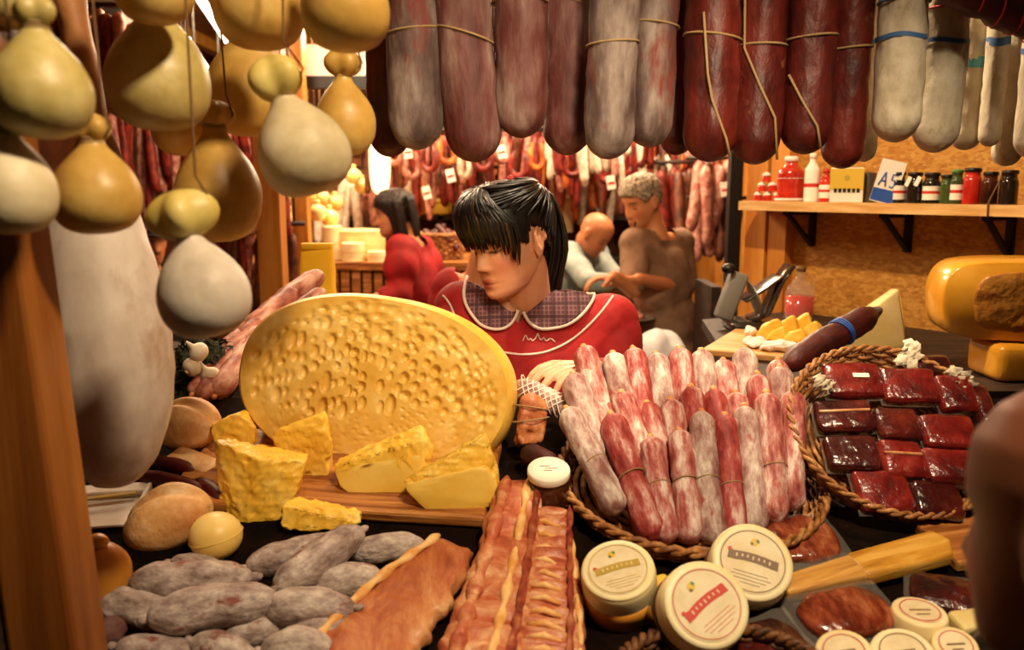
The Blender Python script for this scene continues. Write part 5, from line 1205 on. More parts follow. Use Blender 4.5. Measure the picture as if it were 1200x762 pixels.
def bottle(px, w_, h, body, label, name='bottle', cap='label_white', lab=None, neck=.55, off=.07, cat='bottle', shoulder=.62):
    d = depth(shelf_pt(px, off)); r = w_ / 2 * d / 1000; H = h * d / 1000
    o = build(name, lathe([(0, 0), (r * .95, 0), (r, .004), (r, H * shoulder), (r * .85, H * (shoulder + .08)), (r * neck, H * (shoulder + .2)), (r * neck, H * .9), (0, H * .9)], 22, 2), body)
    put(o, px, off); tag(o, label, cat, 'jars and bottles on the wall shelf')
    build('cap', mv(lathe([(r * neck * 1.15, 0), (r * neck * 1.15, H * .10), (r * neck * .8, H * .115), (0, H * .115)], 18, 1), (0, 0, H * .885)), cap, o)
    if lab:
        a = np.linspace(R(150), R(390), 20); z0, z1 = H * .12, H * (shoulder - .1)
        V = np.vstack([np.stack([r * 1.02 * np.cos(a), r * 1.02 * np.sin(a), np.full(20, z)], 1) for z in (z0, z1)])
        lo = build('paper_label', (V, rings_faces(2, 20, False, False)), lab, o)
        V = np.vstack([np.stack([r * 1.035 * np.cos(a), r * 1.035 * np.sin(a), np.full(20, z)], 1) for z in (z0 + (z1 - z0) * .45, z0 + (z1 - z0) * .65)])
        build('label_stripe', (V, rings_faces(2, 20, False, False)), 'label_red' if lab == 'label_white' else 'label_brown', lo)
    return o
# pyramid of little pots at the shelf end
for k, (px, row) in enumerate(((888, 0), (899, 0), (911, 0), (892, 1), (904, 1), (897, 2))):
    r = .0145; o = build('jam_pot', lathe([(0, 0), (r, 0), (r * 1.02, .004), (r * .98, .018), (r * .8, .021), (r * .8, .022)], 16, 2), 'jar_red')
    build('paper_cap', mv(lathe([(r * 1.1, 0), (r * .85, .006), (r * .3, .011), (0, .012)], 16, 1), (0, 0, .020)), 'label_white', o)
    put(o, px, .08, 0, row * .0325); tag(o, 'tiny red jam pot with a white cap in the pyramid at the shelf end', 'jar', 'pyramid of jam pots')
b = bottle(925, 30, 52, 'jar_red', 'red bottle dressed in a red ruffled cover beside the jam pot pyramid', 'bottle', 'label_white', None, .45)
rr = .036
build('ruffle_cover', lathe([(rr * 1.25, .0), (rr * 1.1, .02), (rr * .8, .06), (rr * 1.05, .075), (rr * .7, .10), (rr * .55, .105)], 24, 3), 'label_red', b)
build('ruffle_trim', join([ring(rr * 1.06, .075, .005), ring(rr * .6, .105, .006), ring(rr * 1.25, .006, .005)]), 'white_trim', b)
bottle(950, 17, 56, 'label_white', 'slim white bottle with red label stripes next to the ruffled bottle', 'bottle', 'label_white', 'label_white', .4)
bottle(966, 14, 38, 'jar_red', 'short red bottle with a white label next to the yellow box', 'bottle', 'label_red', 'label_white', .5)
d = depth(shelf_pt(992)); o = build('tea_box', rbox(.095, .05, .105, .002), 'label_white', smooth=False); put(o, 991, .05, 30, .0525)
build('yellow_panel', bx(-.0478, .0478, -.0262, -.0254, -.015, .05), 'label_yellow', o, smooth=False)
build('lettering', join([bx(-.036 + .013 * k, -.027 + .013 * k, -.0268, -.0258, -.022, -.010) for k in range(6)]), 'label_black', o, smooth=False)
build('emblem', mv(xf(lathe([(.008, 0), (.008, .001), (0, .001)], 14, 1), Matrix.Rotation(R(90), 4, 'X')), (0, -.0262, .022)), 'label_gold', o, smooth=False)
tag(o, 'yellow and white carton with black lettering standing on the shelf', 'box')
o = build('tin', lathe([(0, 0), (.026, 0), (.027, .003), (.027, .088), (.025, .091), (0, .091)], 22, 1), 'tin_grey'); put(o, 1014, .10); build('rim', ring(.0272, .088, .0015), 'steel', o); tag(o, 'dull grey tin behind the yellow carton', 'tin')
o = build('price_card', bx(-.034, .034, -.001, .001, 0, .125), 'label_white', smooth=False); put(o, 1032, .02, 34, .001); o.rotation_quaternion = o.rotation_quaternion @ Quaternion((0, 1, 0), R(14))
build('blue_panel', bx(-.0335, .0335, -.0018, -.001, .003, .040), 'label_blue', o, smooth=False)
def stroke(pts): return tube([(x, -.0018, z) for x, z in pts], .0022, 6)
build('lettering', join([stroke([(-.024, .048), (-.013, .088)]), stroke([(-.013, .088), (-.004, .048)]), stroke([(-.020, .062), (-.007, .062)]), stroke([(.022, .086), (.008, .086), (.008, .070), (.018, .068), (.021, .058), (.015, .048), (.006, .050)])]), 'label_blue', o)
tag(o, 'tilted white and blue price card with big letters on the shelf', 'card')
for k, (px, w_, h, mt, lab, lb) in enumerate(((1050, 19, 36, 'jar_dark', 'label_white', 'squat dark jar with a pale label beside the price card'), (1070, 18, 36, 'jar_dark', None, 'dark jar with two hanging white tags on the shelf'), (1090, 19, 36, 'jar_dark', 'label_white', 'dark jar with a pale round label after the tagged one'), (1108, 16, 34, 'jar_green', None, 'dark green jar in the middle of the jar row'), (1119, 14, 40, 'jar_green', 'label_white', 'green bottle with a white label'), (1137, 20, 42, 'jar_red', None, 'deep red bottle beside the green one'), (1158, 18, 38, 'jar_glass_brown', None, 'brown jar next to the hanging string'), (1180, 20, 40, 'jar_dark', None, 'blackish jar near the end of the shelf'))):
    o = bottle(px, w_, h, mt, lb, 'jar', 'black_metal' if k != 4 else 'label_green', lab, .8, .06, 'jar', .66)
    if k == 1:
        for s in (-1, 1): build('tag', mv(xf(bx(-.006, .006, -.001, .001, 0, .028), Matrix.Rotation(R(25), 4, 'Y')), (s * .014 + .002, -.026, .05)), 'label_white', o, smooth=False)
o = build('looped_string', tube([shelf_pt(1158, -.004) + Vector((0, 0, -.034)), shelf_pt(1157, -.006) + Vector((0, 0, .0)), shelf_pt(1160, .0) + Vector((0, 0, .02)), shelf_pt(1168, .04) + Vector((0, 0, .06)), shelf_pt(1172, .06) + Vector((0, 0, .09))], .002, 6), 'cord_dark')
tag(o, 'loose brown string hanging over the shelf edge', 'string')

# ================================================================== side counter by the chipboard wall
CZ = 1.275
# wheel with orange wax rind, cut side towards the viewer
cw = thing('wax_cheese', 'large orange-waxed cheese half with a brown cut face by the chipboard wall', 'cheese', at(1186, 384, 1.86))
fr_c = [(-.145, -.02), (-.155, .03), (-.14, .075), (-.09, .092), (.05, .095), (.16, .09), (.17, -.08), (.0, -.088), (-.10, -.075)]
V = []; F = []
def rounded(P, k=8):
    out = []; n = len(P)
    for i in range(n):
        a, b, c, d = [np.array(P[(i + j) % n], float) for j in (-1, 0, 1, 2)]
        for q in range(k):
            t = q / k; out.append(.5 * (2 * b + (c - a) * t + (2 * a - 5 * b + 4 * c - d) * t * t + (3 * b - a - 3 * c + d) * t ** 3))
    return np.array(out)
Pq = rounded([(-.145, .0), (-.13, .065), (-.07, .088), (.10, .09), (.17, .07), (.18, 0), (.16, -.075), (.0, -.085), (-.12, -.07)])
rows = []
for dy, s in ((0, .97), (.006, 1.0), (.06, 1.04), (.14, 1.05), (.19, .95), (.2, .8)):
    rows.append(np.stack([Pq[:, 0] * s, np.full(len(Pq), dy), Pq[:, 1] * s], 1))
nq = len(Pq); build('rind', (np.vstack(rows), rings_faces(len(rows), nq)), 'cheese_wax', cw)
cf = [np.stack([Pq[:, 0] * s + .035, np.full(len(Pq), dy), Pq[:, 1] * s * .95], 1) for s, dy in ((.80, .004), (.80, -.003), (.76, -.006), (.5, -.006), (.25, -.006), (.02, -.006))]
build('cut_face', lump((np.vstack(cf), rings_faces(6, nq)), .0022, 110, 4), 'cheese_cut_brown', cw)
cw.rotation_euler = (0, 0, R(-14))
o = build('cheese_block', lump(rbox(.22, .14, .085, .02, 3, 2), .002, 30, 2), 'cheese_wax'); o.location = (cw.location.x + .07, 1.90, CZ)
o.location.z = CZ + .0425; tag(o, 'smooth yellow waxed cheese block under the big waxed half', 'cheese')
cw.location.z = max(cw.location.z, CZ + .085 + .088)
# tall pale wedge
wc = at(1030, 385, 2.21); k = depth(wc) / FPX
o = build('cheese_wedge', lump(hull([(-62 * k, 0, -22 * k), (34 * k, .0, -20 * k), (24 * k, .02, 46 * k), (-62 * k, .09, -22 * k), (34 * k, .09, -20 * k), (24 * k, .06, 45 * k), (-58 * k, 0, -26 * k), (30 * k, 0, -26 * k)], .004, 3), .0008, 60, 3), 'cheese_pecorino'); o.location = wc; o.location.z = CZ + 26 * k
build('rind', hull([(34.5 * k, .004, -19 * k), (25 * k, .022, 44 * k), (35.5 * k, .086, -19 * k), (25.5 * k, .058, 44 * k), (36 * k, .004, -19 * k), (26.5 * k, .03, 44 * k)], 0, 0), 'cheese_chunk_rind', o)
tag(o, 'tall pale triangular cheese wedge standing by the chipboard wall', 'cheese')
# dark ham leg with blue string pointing up in front of the wedge
p0, p1 = at(1026, 366, 1.93), at(918, 430, 1.80)
o = build('cured_loin', sausage((p1 - p0).length, .030, .0, 22, 18, 3, .10, 6), 'salami_dark'); aim(o, p0, p1)
L_ = (p1 - p0).length
build('blue_string', join([ring(.0305, -L_ * .36 - .005 * q, .0028, .1 * q, 18) for q in range(3)]), 'label_blue', o)
build('tip', lump(sausage(.05, .014, 0, 10, 12, 3, .1, 2), .001, 90), 'salami_grey', o, loc=(0, 0, .02))
tag(o, 'dark cured loin tied with blue string, lying slantwise in front of the pale wedge', 'meat')
# light board with cheese pieces and papers
bo = build('cutting_board', rbox(.30, .36, .018, .004), 'light_board', smooth=False); bo.location = (.70, 2.23, CZ + .0095); bo.rotation_euler = (0, 0, R(-28)); tag(bo, 'light wooden board with yellow cheese pieces on the side counter', 'board')
PC = [(903, 388, 34, 26), (922, 386, 30, 30), (938, 384, 32, 32), (950, 390, 26, 24), (912, 394, 28, 18), (932, 396, 30, 18)]
for k_, (px, py, w_, h_) in enumerate(PC):
    c = atz(px, py + h_ / 2 - 4, CZ + .019); s = depth(c) / FPX; W2, H2 = w_ * s / 2, h_ * s
    V, F = hull([(-W2, -.02, 0), (W2, -.02, 0), (W2, .03, 0), (-W2, .03, 0), (-W2 * .7, -.012, H2 * .5), (W2 * .4, -.01, H2), (W2 * .8, .02, H2 * .7), (-W2 * .6, .02, H2 * .6)], .003, 3)
    o = build('cheese_piece', lump((V, F), .0012, 120, k_), 'cheese_chunk'); o.location = c; o.rotation_euler = (0, 0, R(rnd.uniform(-30, 30)))
    tag(o, 'small yellow cheese piece in the heap on the light board', 'cheese', 'yellow cheese pieces on the light board')
for k_, (px, py, w_) in enumerate(((885, 402, 30), (914, 406, 46), (878, 388, 14))):
    c = atz(px, py, CZ + .03); s = depth(c) / FPX
    o = build('crumpled_paper', lump(lump(ball((0, 0, 0), (w_ * s / 2, .03, .014), 24, 16), .005, 90, k_), .002, 220, k_ + 4), 'paper_white', smooth=False); o.location = c
    tag(o, ['small crumpled white paper at the board edge', 'long crumpled white paper in front of the cheese heap', 'tiny white paper scrap beside the cheese heap'][k_], 'paper', 'papers on the light board')
# bottle of red liquid
bt = thing('glass_bottle', 'round glass bottle of red liquid standing against the chipboard wall', 'bottle', atz(936, 372, CZ)); s = depth(bt.location) / FPX; r = 17 * s
build('glass', lathe([(0, 0), (r * .95, 0), (r, .006), (r, r * 1.6), (r * .85, r * 2.1), (r * .45, r * 2.6), (r * .28, r * 2.9), (r * .28, r * 3.3)], 24, 3), 'bottle_glass', bt)
build('liquid', lathe([(0, .003), (r * .92, .004), (r * .95, .008), (r * .95, r * 1.5), (0, r * 1.5)], 24, 1), 'red_liquid', bt)
build('stopper', mv(lathe([(r * .24, 0), (r * .34, r * .12), (r * .34, r * .35), (0, r * .4)], 14, 1), (0, 0, r * 3.15)), 'label_brown', bt)
build('handle', mv(tube([(r * .28, 0, r * 3.0), (r * .75, 0, r * 2.9), (r * .95, 0, r * 2.4), (r * .9, 0, r * 1.8)], .003, 8), (0, 0, 0)), 'bottle_glass', bt)
# slicing machine between the man and the wall
sm_ = thing('slicing_machine', 'grey meat slicing machine with a dark curved guard near the bottle', 'slicer', atz(882, 386, CZ))
build('base', mv(rbox(.16, .14, .03, .01), (0, 0, .015)), 'dark_plastic', sm_)
build('column', xf(rbox(.055, .045, .15, .008), Matrix.Translation((-.065, .02, .10)) @ Matrix.Rotation(R(18), 4, 'Y')), 'grey_plastic', sm_)
build('blade', xf(lathe([(0, -.003), (.055, -.003), (.062, 0), (.055, .003), (0, .003)], 30, 1), Matrix.Translation((0, -.01, .09)) @ Matrix.Rotation(R(70), 4, 'Y')), 'steel', sm_)
gp = [(-.01, 0, .03), (.035, -.005, .05), (.055, -.005, .10), (.075, 0, .15), (.105, 0, .195)]
V = []; 
for (x, y, z) in gp:
    for dy in (-.05, .05): V.append((x, y + dy, z))
g = build('guard', (np.array(V), [(2 * i, 2 * i + 1, 2 * i + 3, 2 * i + 2) for i in range(4)]), 'dark_plastic', sm_); q = g.modifiers.new('thickness', 'SOLIDIFY'); q.thickness = .006
build('tray', xf(rbox(.13, .10, .008, .003), Matrix.Translation((.02, .01, .125)) @ Matrix.Rotation(R(-35), 4, 'Y')), 'dark_plastic', sm_)
build('knob', ball((-.08, .0, .185), (.022, .02, .016), 16, 10), 'black_metal', sm_)
o = build('lemon', lump(lathe([(0, -.026), (.008, -.022), (.018, -.010), (.020, 0), (.017, .012), (.006, .022), (0, .026)], 18, 3), .0006, 90), 'cheese_ball'); o.location = atz(856, 368, CZ) + Vector((0, 0, .021)); o.rotation_euler = (R(90), 0, R(30)); o.location.z = CZ + .021
tag(o, 'pale yellow lemon lying beside the slicing machine', 'fruit')

# ================================================================== behind the big cheese: sausages, garlic, herbs
SP = [(246, 468, 300, 415), (255, 474, 318, 402), (272, 470, 340, 388), (250, 450, 312, 392), (282, 420, 350, 366), (296, 404, 366, 352), (310, 388, 380, 340), (262, 462, 322, 404), (258, 446, 310, 396), (275, 434, 336, 384), (292, 412, 352, 360), (306, 398, 368, 346), (320, 384, 384, 336), (322, 380, 392, 330), (300, 420, 366, 372), (330, 400, 400, 346), (268, 440, 330, 390), (345, 362, 398, 326)]
for k_, (x0, y0, x1, y1) in enumerate(SP):
    x0 -= 20; x1 -= 20; y0 -= 6; y1 -= 6
    Y0 = 1.70 + .0035 * (470 - y0); Y1 = 1.70 + .0035 * (470 - y1); lift = .02 * (k_ % 2)
    a, b = at(x0, y0, Y0), at(x1, y1, Y1)
    o = build('dried_sausage', sausage((b - a).length, .021 + .003 * (k_ % 3), rnd.uniform(-.01, .01), 18, 14, 4, .08, k_ + 7), 'sausage_bundle'); aim(o, a, b)
    build('casing_end', ball((0, 0, .004), (.006, .006, .008), 8, 6), 'casing', o)
    tag(o, 'pinkish dried sausage in the slanting stack behind the big cut cheese', 'sausage', 'stack of dried sausages behind the big cheese')
pw = [(-.69, 1.77), (-.43, 1.77), (-.40, 2.24), (-.62, 2.24)]
o = build('sausage_stand', hull([(x, y, 1.23) for x, y in pw] + [(x, y, 1.235 + max(0, (y - 1.77)) * .40) for x, y in pw], .004, 0), 'dark_wood', smooth=False); tag(o, 'dark sloping stand under the stack of dried sausages behind the big cheese', 'stand')
hb = build('herb_bunch', lump(lump(ball((0, 0, 0), (.07, .06, .08), 40, 30), .012, 60, 2), .006, 170, 4), 'herb', smooth=False); hb.location = at(240, 440, 1.86); tag(hb, 'dark bunch of dried herbs under the white hanging cheese', 'herbs')
lf = []
rs = np.random.RandomState(2)
for _ in range(160):
    d = rs.normal(size=3); d /= np.linalg.norm(d); p = d * np.array([.068, .058, .078]); t = np.cross(d, rs.normal(size=3)); t /= np.linalg.norm(t); q = np.cross(d, t)
    lf.append((np.array([p, p + t * .016 + d * .012 + q * .006, p + t * .032 + d * .016, p + t * .016 + d * .012 - q * .006]), [(0, 1, 2, 3)]))
build('leaves', join(lf), 'herb', hb, smooth=False)['kind'] = 'stuff'
for k_, (px, py) in enumerate(((232, 412), (226, 430), (246, 440))):
    o = build('garlic_bulb', lathe([(0, -.018), (.014, -.016), (.021, -.004), (.018, .008), (.007, .017), (.004, .028), (.003, .034)], 18, 3), 'garlic'); o.location = at(px, py, 1.765); o.rotation_euler = (R(rnd.uniform(-50, 50)), R(rnd.uniform(-50, 50)), 0)
    build('root', ball((0, 0, -.018), (.005, .005, .003), 8, 6), 'bread_flour', o)
    tag(o, 'pale garlic bulb hanging in front of the dark herb bunch', 'garlic', 'garlic bulbs by the herbs')
yb = thing('paper_bag', 'bright yellow paper bag standing behind the dried sausages', 'bag', (at(374, 350, 2.45).x, 2.45, 1.23))
hgt = at(374, 287, 2.45).z - 1.23
build('bag_body', lump(hull([(-.045, -.03, 0), (.05, -.03, 0), (.05, .03, 0), (-.045, .03, 0), (-.045, -.01, hgt * .95), (.045, -.01, hgt), (.045, .01, hgt), (-.045, .01, hgt * .95), (.05, -.028, hgt * .5), (-.05, -.028, hgt * .5)], .003, 3), .0025, 40, 3), 'bag_yellow', yb)
build('folded_top', mv(rbox(.09, .026, .02, .003), (0, 0, hgt - .005)), 'bag_yellow', yb)

# ================================================================== the hall behind
# far counter with wheels and baskets
fc = thing('far_counter', 'slatted reddish counter with cheese wheels at the back of the hall', 'counter', (-.55, 4.95, 0))
build('counter_top', bx(-1.0, .62, -.35, .4, 1.26, 1.30), 'board_wood', fc, smooth=False)
for k_ in range(27): build('slat', bx(-.98 + .06 * k_, -.935 + .06 * k_, -.33, -.30, 0, 1.26), 'board_wood', fc, smooth=False)
build('cabinet', bx(-.97, .6, -.29, .38, 0, 1.26), 'dark_wood', fc, smooth=False)
def wheel(px, py, rp, hp, Y, mat, label, z=1.30):
    c = at(px, py, Y); r = rp * Y / 1000; h = hp * Y / 1000
    o = build('round_cheese', lump(lathe([(0, 0), (r * .95, 0), (r, h * .12), (r * 1.03, h * .5), (r, h * .88), (r * .94, h), (0, h)], 32, 3), .001, 30), mat); o.location = (c.x, Y, z)
    build('rind_band', ring(r * 1.03, h * .5, .002), 'cheese_rind', o); tag(o, label, 'cheese', 'cheeses on the far counter'); return o
wheel(420, 290, 31, 34, 4.86, 'cheese_pecorino', 'broad pale cheese wheel on the far counter in front of the red-bloused woman')
wheel(414, 300, 13, 22, 4.68, 'cheese_cream', 'small upright cream cheese in front of the broad wheel')
wheel(443, 300, 12, 12, 4.68, 'cheese_cream', 'small flat cream cheese beside the far broad wheel')
wheel(390, 300, 11, 40, 4.75, 'cheese_cream', 'tall cream cheese at the end of the far counter')
b2 = basket('wicker_basket', 'brown wicker basket of dark sausages on the far counter', .12, .10, .14, .25, 'wicker', Matrix.Translation((at(516, 300, 4.85).x, 4.85, 1.30)), 30, 9, None, .006)
for k_ in range(9):
    a = k_ * .7; p = Vector((at(516, 300, 4.85).x + .07 * math.cos(a), 4.85 + .06 * math.sin(a), 1.40 + .014 * (k_ % 4)))
    o = build('dark_sausage', sausage(.16, .020, .01, 12, 10, 4, .06, k_), 'salami_dark'); aim(o, p + Vector((.06 * math.cos(a * 3), .04, .05)), p - Vector((.06 * math.cos(a * 3), .04, .02)))
    tag(o, 'dark dried sausage in the far wicker basket', 'sausage', 'sausages in the far basket')
# work table under the man's hands
wt = thing('work_table', 'green-topped work table under the hands of the brown-shirted man', 'table', (.30, 3.95, 0))
build('table_top', bx(-.30, .22, -.28, .40, 1.05, 1.09), 'jar_green', wt, smooth=False)
for x in (-.27, .19):
    for y in (-.25, .37): build('leg', bx(x - .02, x + .02, y - .02, y + .02, 0, 1.05), 'dark_wood', wt, smooth=False)
o = build('platter', lathe([(0, 0), (.08, 0), (.12, .012), (.13, .02), (.12, .018), (.0, .008)], 30, 2), 'steel'); o.location = (at(735, 350, 3.9).x, 3.9, 1.09); build('food', lump(ball((0, 0, .02), (.08, .08, .02), 20, 10), .008, 60), 'sausage_pink', o); tag(o, 'round metal platter of sliced meat on the work table', 'platter')
o = build('white_sack', lump(lump(ball((0, 0, .10), (.14, .12, .12), 30, 20), .012, 30, 2), .004, 80, 3), 'white_cloth'); o.location = (at(768, 395, 3.45).x, 3.45, .90); 
tag(o, 'white cloth bundle on the stool behind the salami basket', 'cloth')
st = thing('stool', 'dark stool holding the white cloth bundle', 'stool', (at(768, 395, 3.45).x, 3.45, 0))
build('seat', mv(lathe([(0, 0), (.15, 0), (.16, .01), (.15, .025), (0, .025)], 24, 1), (0, 0, .87)), 'dark_wood', st)
for a in (45, 135, 225, 315): build('leg', tube([(.11 * math.cos(R(a)), .11 * math.sin(R(a)), .87), (.17 * math.cos(R(a)), .17 * math.sin(R(a)), 0)], .015, 8), 'dark_wood', st)
# hall timber posts, panel, cabinets
for k_, (x0, x1, Y, lb) in enumerate(((305, 333, 3.3, 'thick golden timber post of the hall beside the yellow bag'), (345, 364, 4.4, 'slimmer golden timber post further back beyond the thick one'))):
    a, b = at(x0, 280, Y), at(x1, 280, Y); w_ = b.x - a.x
    o = build('hall_post', mv(rbox(w_, w_, 2.98, .006, 2), ((a.x + b.x) / 2, Y, 1.49)), 'panel_wood', smooth=False); tag(o, lb, 'post')
a, b = at(796, 300, 5.2), at(836, 300, 5.2)
o = build('wooden_partition', bx(a.x, b.x + .45, 5.2, 5.24, 0, 1.95), 'panel_wood', smooth=False); tag(o, 'orange wooden panel standing behind the man under grey sausages', 'panel')
a = at(861, 270, 3.4); o = build('black_post', bx(a.x - .025, a.x + .025, 3.4, 3.45, 0, 2.95), 'black_metal', smooth=False); tag(o, 'slim black post at the end of the chipboard wall', 'post')
o = build('back_chair', join([bx(-.02, .02, -.16, .16, .95, 1.30)]), 'dark_wood', smooth=False)
o.location = (at(832, 380, 3.55).x, 3.62, 0); 
build('leg', bx(-.02, .02, -.16, -.12, 0, .95), 'dark_wood', o, smooth=False); build('leg', bx(-.02, .02, .12, .16, 0, .95), 'dark_wood', o, smooth=False); build('seat', bx(.02, .20, -.16, .16, .72, .76), 'dark_wood', o, smooth=False)
build('leg', bx(.16, .20, -.16, -.12, 0, .72), 'dark_wood', o, smooth=False); build('leg', bx(.16, .20, .12, .16, 0, .72), 'dark_wood', o, smooth=False)
tag(o, 'dark wooden chair back between the man and the slicing machine', 'chair')

# hanging sausages of the back stalls: rails carry individuals that share meshes
PROTO = {}
def sproto(kind, L_, r):
    key = (kind, round(L_, 2), round(r, 3))
    if key not in PROTO:
        me = build('tmp', sausage(L_, r, .012, 10, 8, 4, .08, len(PROTO)), kind); PROTO[key] = me.data; bpy.data.objects.remove(me)
    return PROTO[key]
def rail(px0, px1, py, Y, n, kinds, Ls, rs_, label, group, rlabel, skip=0):
    a, b = at(px0, py, Y), at(px1, py, Y); z = a.z
    o = build('sausage_rail', tube([(a.x - .05, Y, z), (b.x + .05, Y, z)], .012, 8), 'dark_wood')
    for x in (a.x, b.x): build('hanger', tube([(x, Y, z), (x, Y, 2.99)], .006, 6), 'black_metal', o)
    tag(o, rlabel, 'rail')
    for i in range(n):
        x = a.x + (b.x - a.x) * (i + .5 + rnd.uniform(-.3, .3)) / n; L_ = rnd.choice(Ls) * rnd.choice((.7, 1, 1, 1.1)); r = rnd.choice(rs_)
        s = bpy.data.objects.new('hanging_sausage', sproto(rnd.choice(kinds), L_, r)); COL.objects.link(s)
        s.location = (x, Y + rnd.uniform(-.03, .03), z - .006 - rnd.uniform(0, .05)); s.rotation_euler = (R(rnd.uniform(-8, 8)), R(rnd.uniform(-10, 10)), rnd.uniform(0, 6))
        tag(s, label, 'sausage', group)
RED = ['sausage_red'] * 4 + ['sausage_brown'] * 3 + ['sausage_pink'] * 2 + ['sausage_orange']
rail(432, 735, 152, 5.3, 46, RED, (.34, .42, .5), (.02, .025), 'thin red-brown sausage hanging on the front rail beyond the woman', 'sausages on the front back-stall rail', 'dark rail of thin sausages beyond the woman')
rail(540, 870, 142, 5.48, 40, RED + ['sausage_white'], (.34, .45, .5), (.024, .03), 'sausage hanging on the second rail above the grey-haired man', 'sausages on the second back-stall rail', 'dark rail of sausages above the grey-haired man')
rail(425, 720, 196, 5.62, 38, ['sausage_pink', 'sausage_white', 'sausage_orange', 'sausage_red'], (.25, .32), (.025, .03), 'short mixed sausage hanging low on the rear rail', 'sausages on the rear rail', 'low rear rail of short mixed sausages')
rail(640, 770, 150, 4.9, 16, ['sausage_white', 'sausage_white', 'sausage_pink', 'sausage_red'], (.2, .26), (.022, .026), 'pale short sausage hanging near the grey hair of the man', 'pale sausages above the man', 'short rail of pale sausages above the man')
rail(815, 868, 185, 4.7, 9, ['sausage_pink', 'sausage_brown', 'sausage_pink'], (.4, .5), (.03, .034), 'mauve sausage hanging against the orange wooden panel', 'mauve sausages by the panel', 'rail of mauve sausages at the orange panel')
rail(815, 868, 232, 4.9, 8, ['sausage_pink', 'sausage_brown'], (.3, .36), (.03, .034), 'brownish sausage hanging low against the orange wooden panel', 'low sausages by the panel', 'lower rail of brownish sausages at the orange panel')
rail(105, 330, 125, 3.9, 34, ['sausage_red', 'sausage_red', 'sausage_pink'], (.4, .5, .55), (.02, .026), 'long crimson sausage hanging in the side stall behind the cheeses', 'crimson sausages in the side stall', 'rail of crimson sausages behind the hanging cheeses')
rail(225, 345, 262, 4.2, 18, ['sausage_red', 'sausage_pink', 'sausage_brown'], (.4, .5), (.022, .028), 'dusky sausage hanging behind the thick golden post', 'dusky sausages behind the post', 'low rail of dusky sausages behind the golden post')
rail(60, 150, 5, 3.0, 12, ['sausage_red', 'sausage_pink'], (.28, .34), (.02, .024), 'crimson sausage hanging high up beside the ham shank', 'crimson sausages high by the shank', 'high rail of crimson sausages by the ham shank')
rail(330, 440, 205, 5.55, 16, ['sausage_pink', 'sausage_brown', 'sausage_white'], (.4, .5), (.03, .034), 'thick sausage hanging beyond the slim golden post', 'thick sausages beyond the slim post', 'rail of thick sausages beyond the slim golden post')
rail(770, 815, 190, 5.1, 7, ['sausage_brown', 'sausage_red'], (.5, .6), (.03, .034), 'dark long sausage hanging behind the shoulder of the man', 'dark sausages behind the man', 'short rail of dark sausages behind the man')
# hanging yellow cheeses in the distance
def tube_to(o):
    t_ = build('tmp', tube([(0, 0, .02), (0, 0, 2.99 - o.location.z)], .003, 5), 'cord_dark'); d_ = t_.data; bpy.data.objects.remove(t_); return d_
sp = build('tmp', lathe([(0, -.09), (.03, -.085), (.05, -.05), (.045, -.02), (.02, 0), (.012, .008), (.018, .02), (0, .03)], 14, 2), 'cheese_ball'); spm = sp.data; bpy.data.objects.remove(sp)
for k_, (px, py) in enumerate(((340, 222), (352, 226), (364, 220), (378, 224), (392, 230), (346, 238), (358, 242), (372, 240), (386, 246), (330, 236), (338, 250), (354, 256), (414, 198), (424, 210))):
    o = bpy.data.objects.new('little_cheese', spm); COL.objects.link(o); o.location = at(px, py, 5.1)
    c = build('hanging_cord', tube([(0, 0, .02), (0, 0, 2.99 - o.location.z)], .003, 5), 'cord_dark', o)
    o.location = at(px, py, 4.75 + .11 * (k_ % 7)); c.data = tube_to(o)
    tag(o, 'little pale yellow cheese hanging in the distance beyond the pale lobed cheese', 'cheese', 'little cheeses in the distance')
# lights and signs of the hall
for k_, (x0, y0, x1, y1, Y, lb) in enumerate(((431, 128, 458, 228, 5.0, 'tall glowing cream lantern beside the grey salamis'),)):
    a, b = at(x0, y0, Y), at(x1, y1, Y); w_ = (b.x - a.x) / 2; h = a.z - b.z
    o = build('lantern', lathe([(w_ * .3, 0), (w_ * .8, h * .08), (w_, h * .35), (w_ * .85, h * .7), (w_ * .5, h * .95), (w_ * .3, h)], 20, 3), 'lantern_glow'); o.location = ((a.x + b.x) / 2, Y, b.z)
    build('hanging_cord', tube([(0, 0, h), (0, 0, 2.99 - b.z)], .004, 6), 'black_metal', o); build('cap', mv(lathe([(w_ * .4, 0), (w_ * .4, .03), (0, .04)], 14, 1), (0, 0, h)), 'black_metal', o); tag(o, lb, 'lamp')
a, b = at(300, 52, 4.6), at(447, 96, 4.6)
o = thing('light_box', 'cream light box sign with a black lower edge behind the hanging cheeses', 'sign', ((a.x + b.x) / 2, 4.6, b.z)); W2 = (b.x - a.x) / 2
build('panel', bx(-W2, W2, 0, .06, .03, a.z - b.z), 'cream_sign', o, smooth=False); build('edge', bx(-W2 - .01, W2 + .01, -.01, .07, -.03, .03), 'black_metal', o, smooth=False)
for x in (-W2 * .8, W2 * .8): build('hanger', bx(x - .01, x + .01, .02, .04, a.z - b.z, 2.99 - b.z), 'black_metal', o, smooth=False)
TB = [((232, -6, 4.0), (266, 48, 6.5), 'long fluorescent tube running along the ceiling behind the golden cheeses'), ((205, 78, 5.4), (218, 42, 5.4), 'bright lamp between the large olive cheese and the amber one'), ((228, 66, 5.0), (258, 104, 6.0), 'bright lamp strip seen just beyond the large olive cheese')]
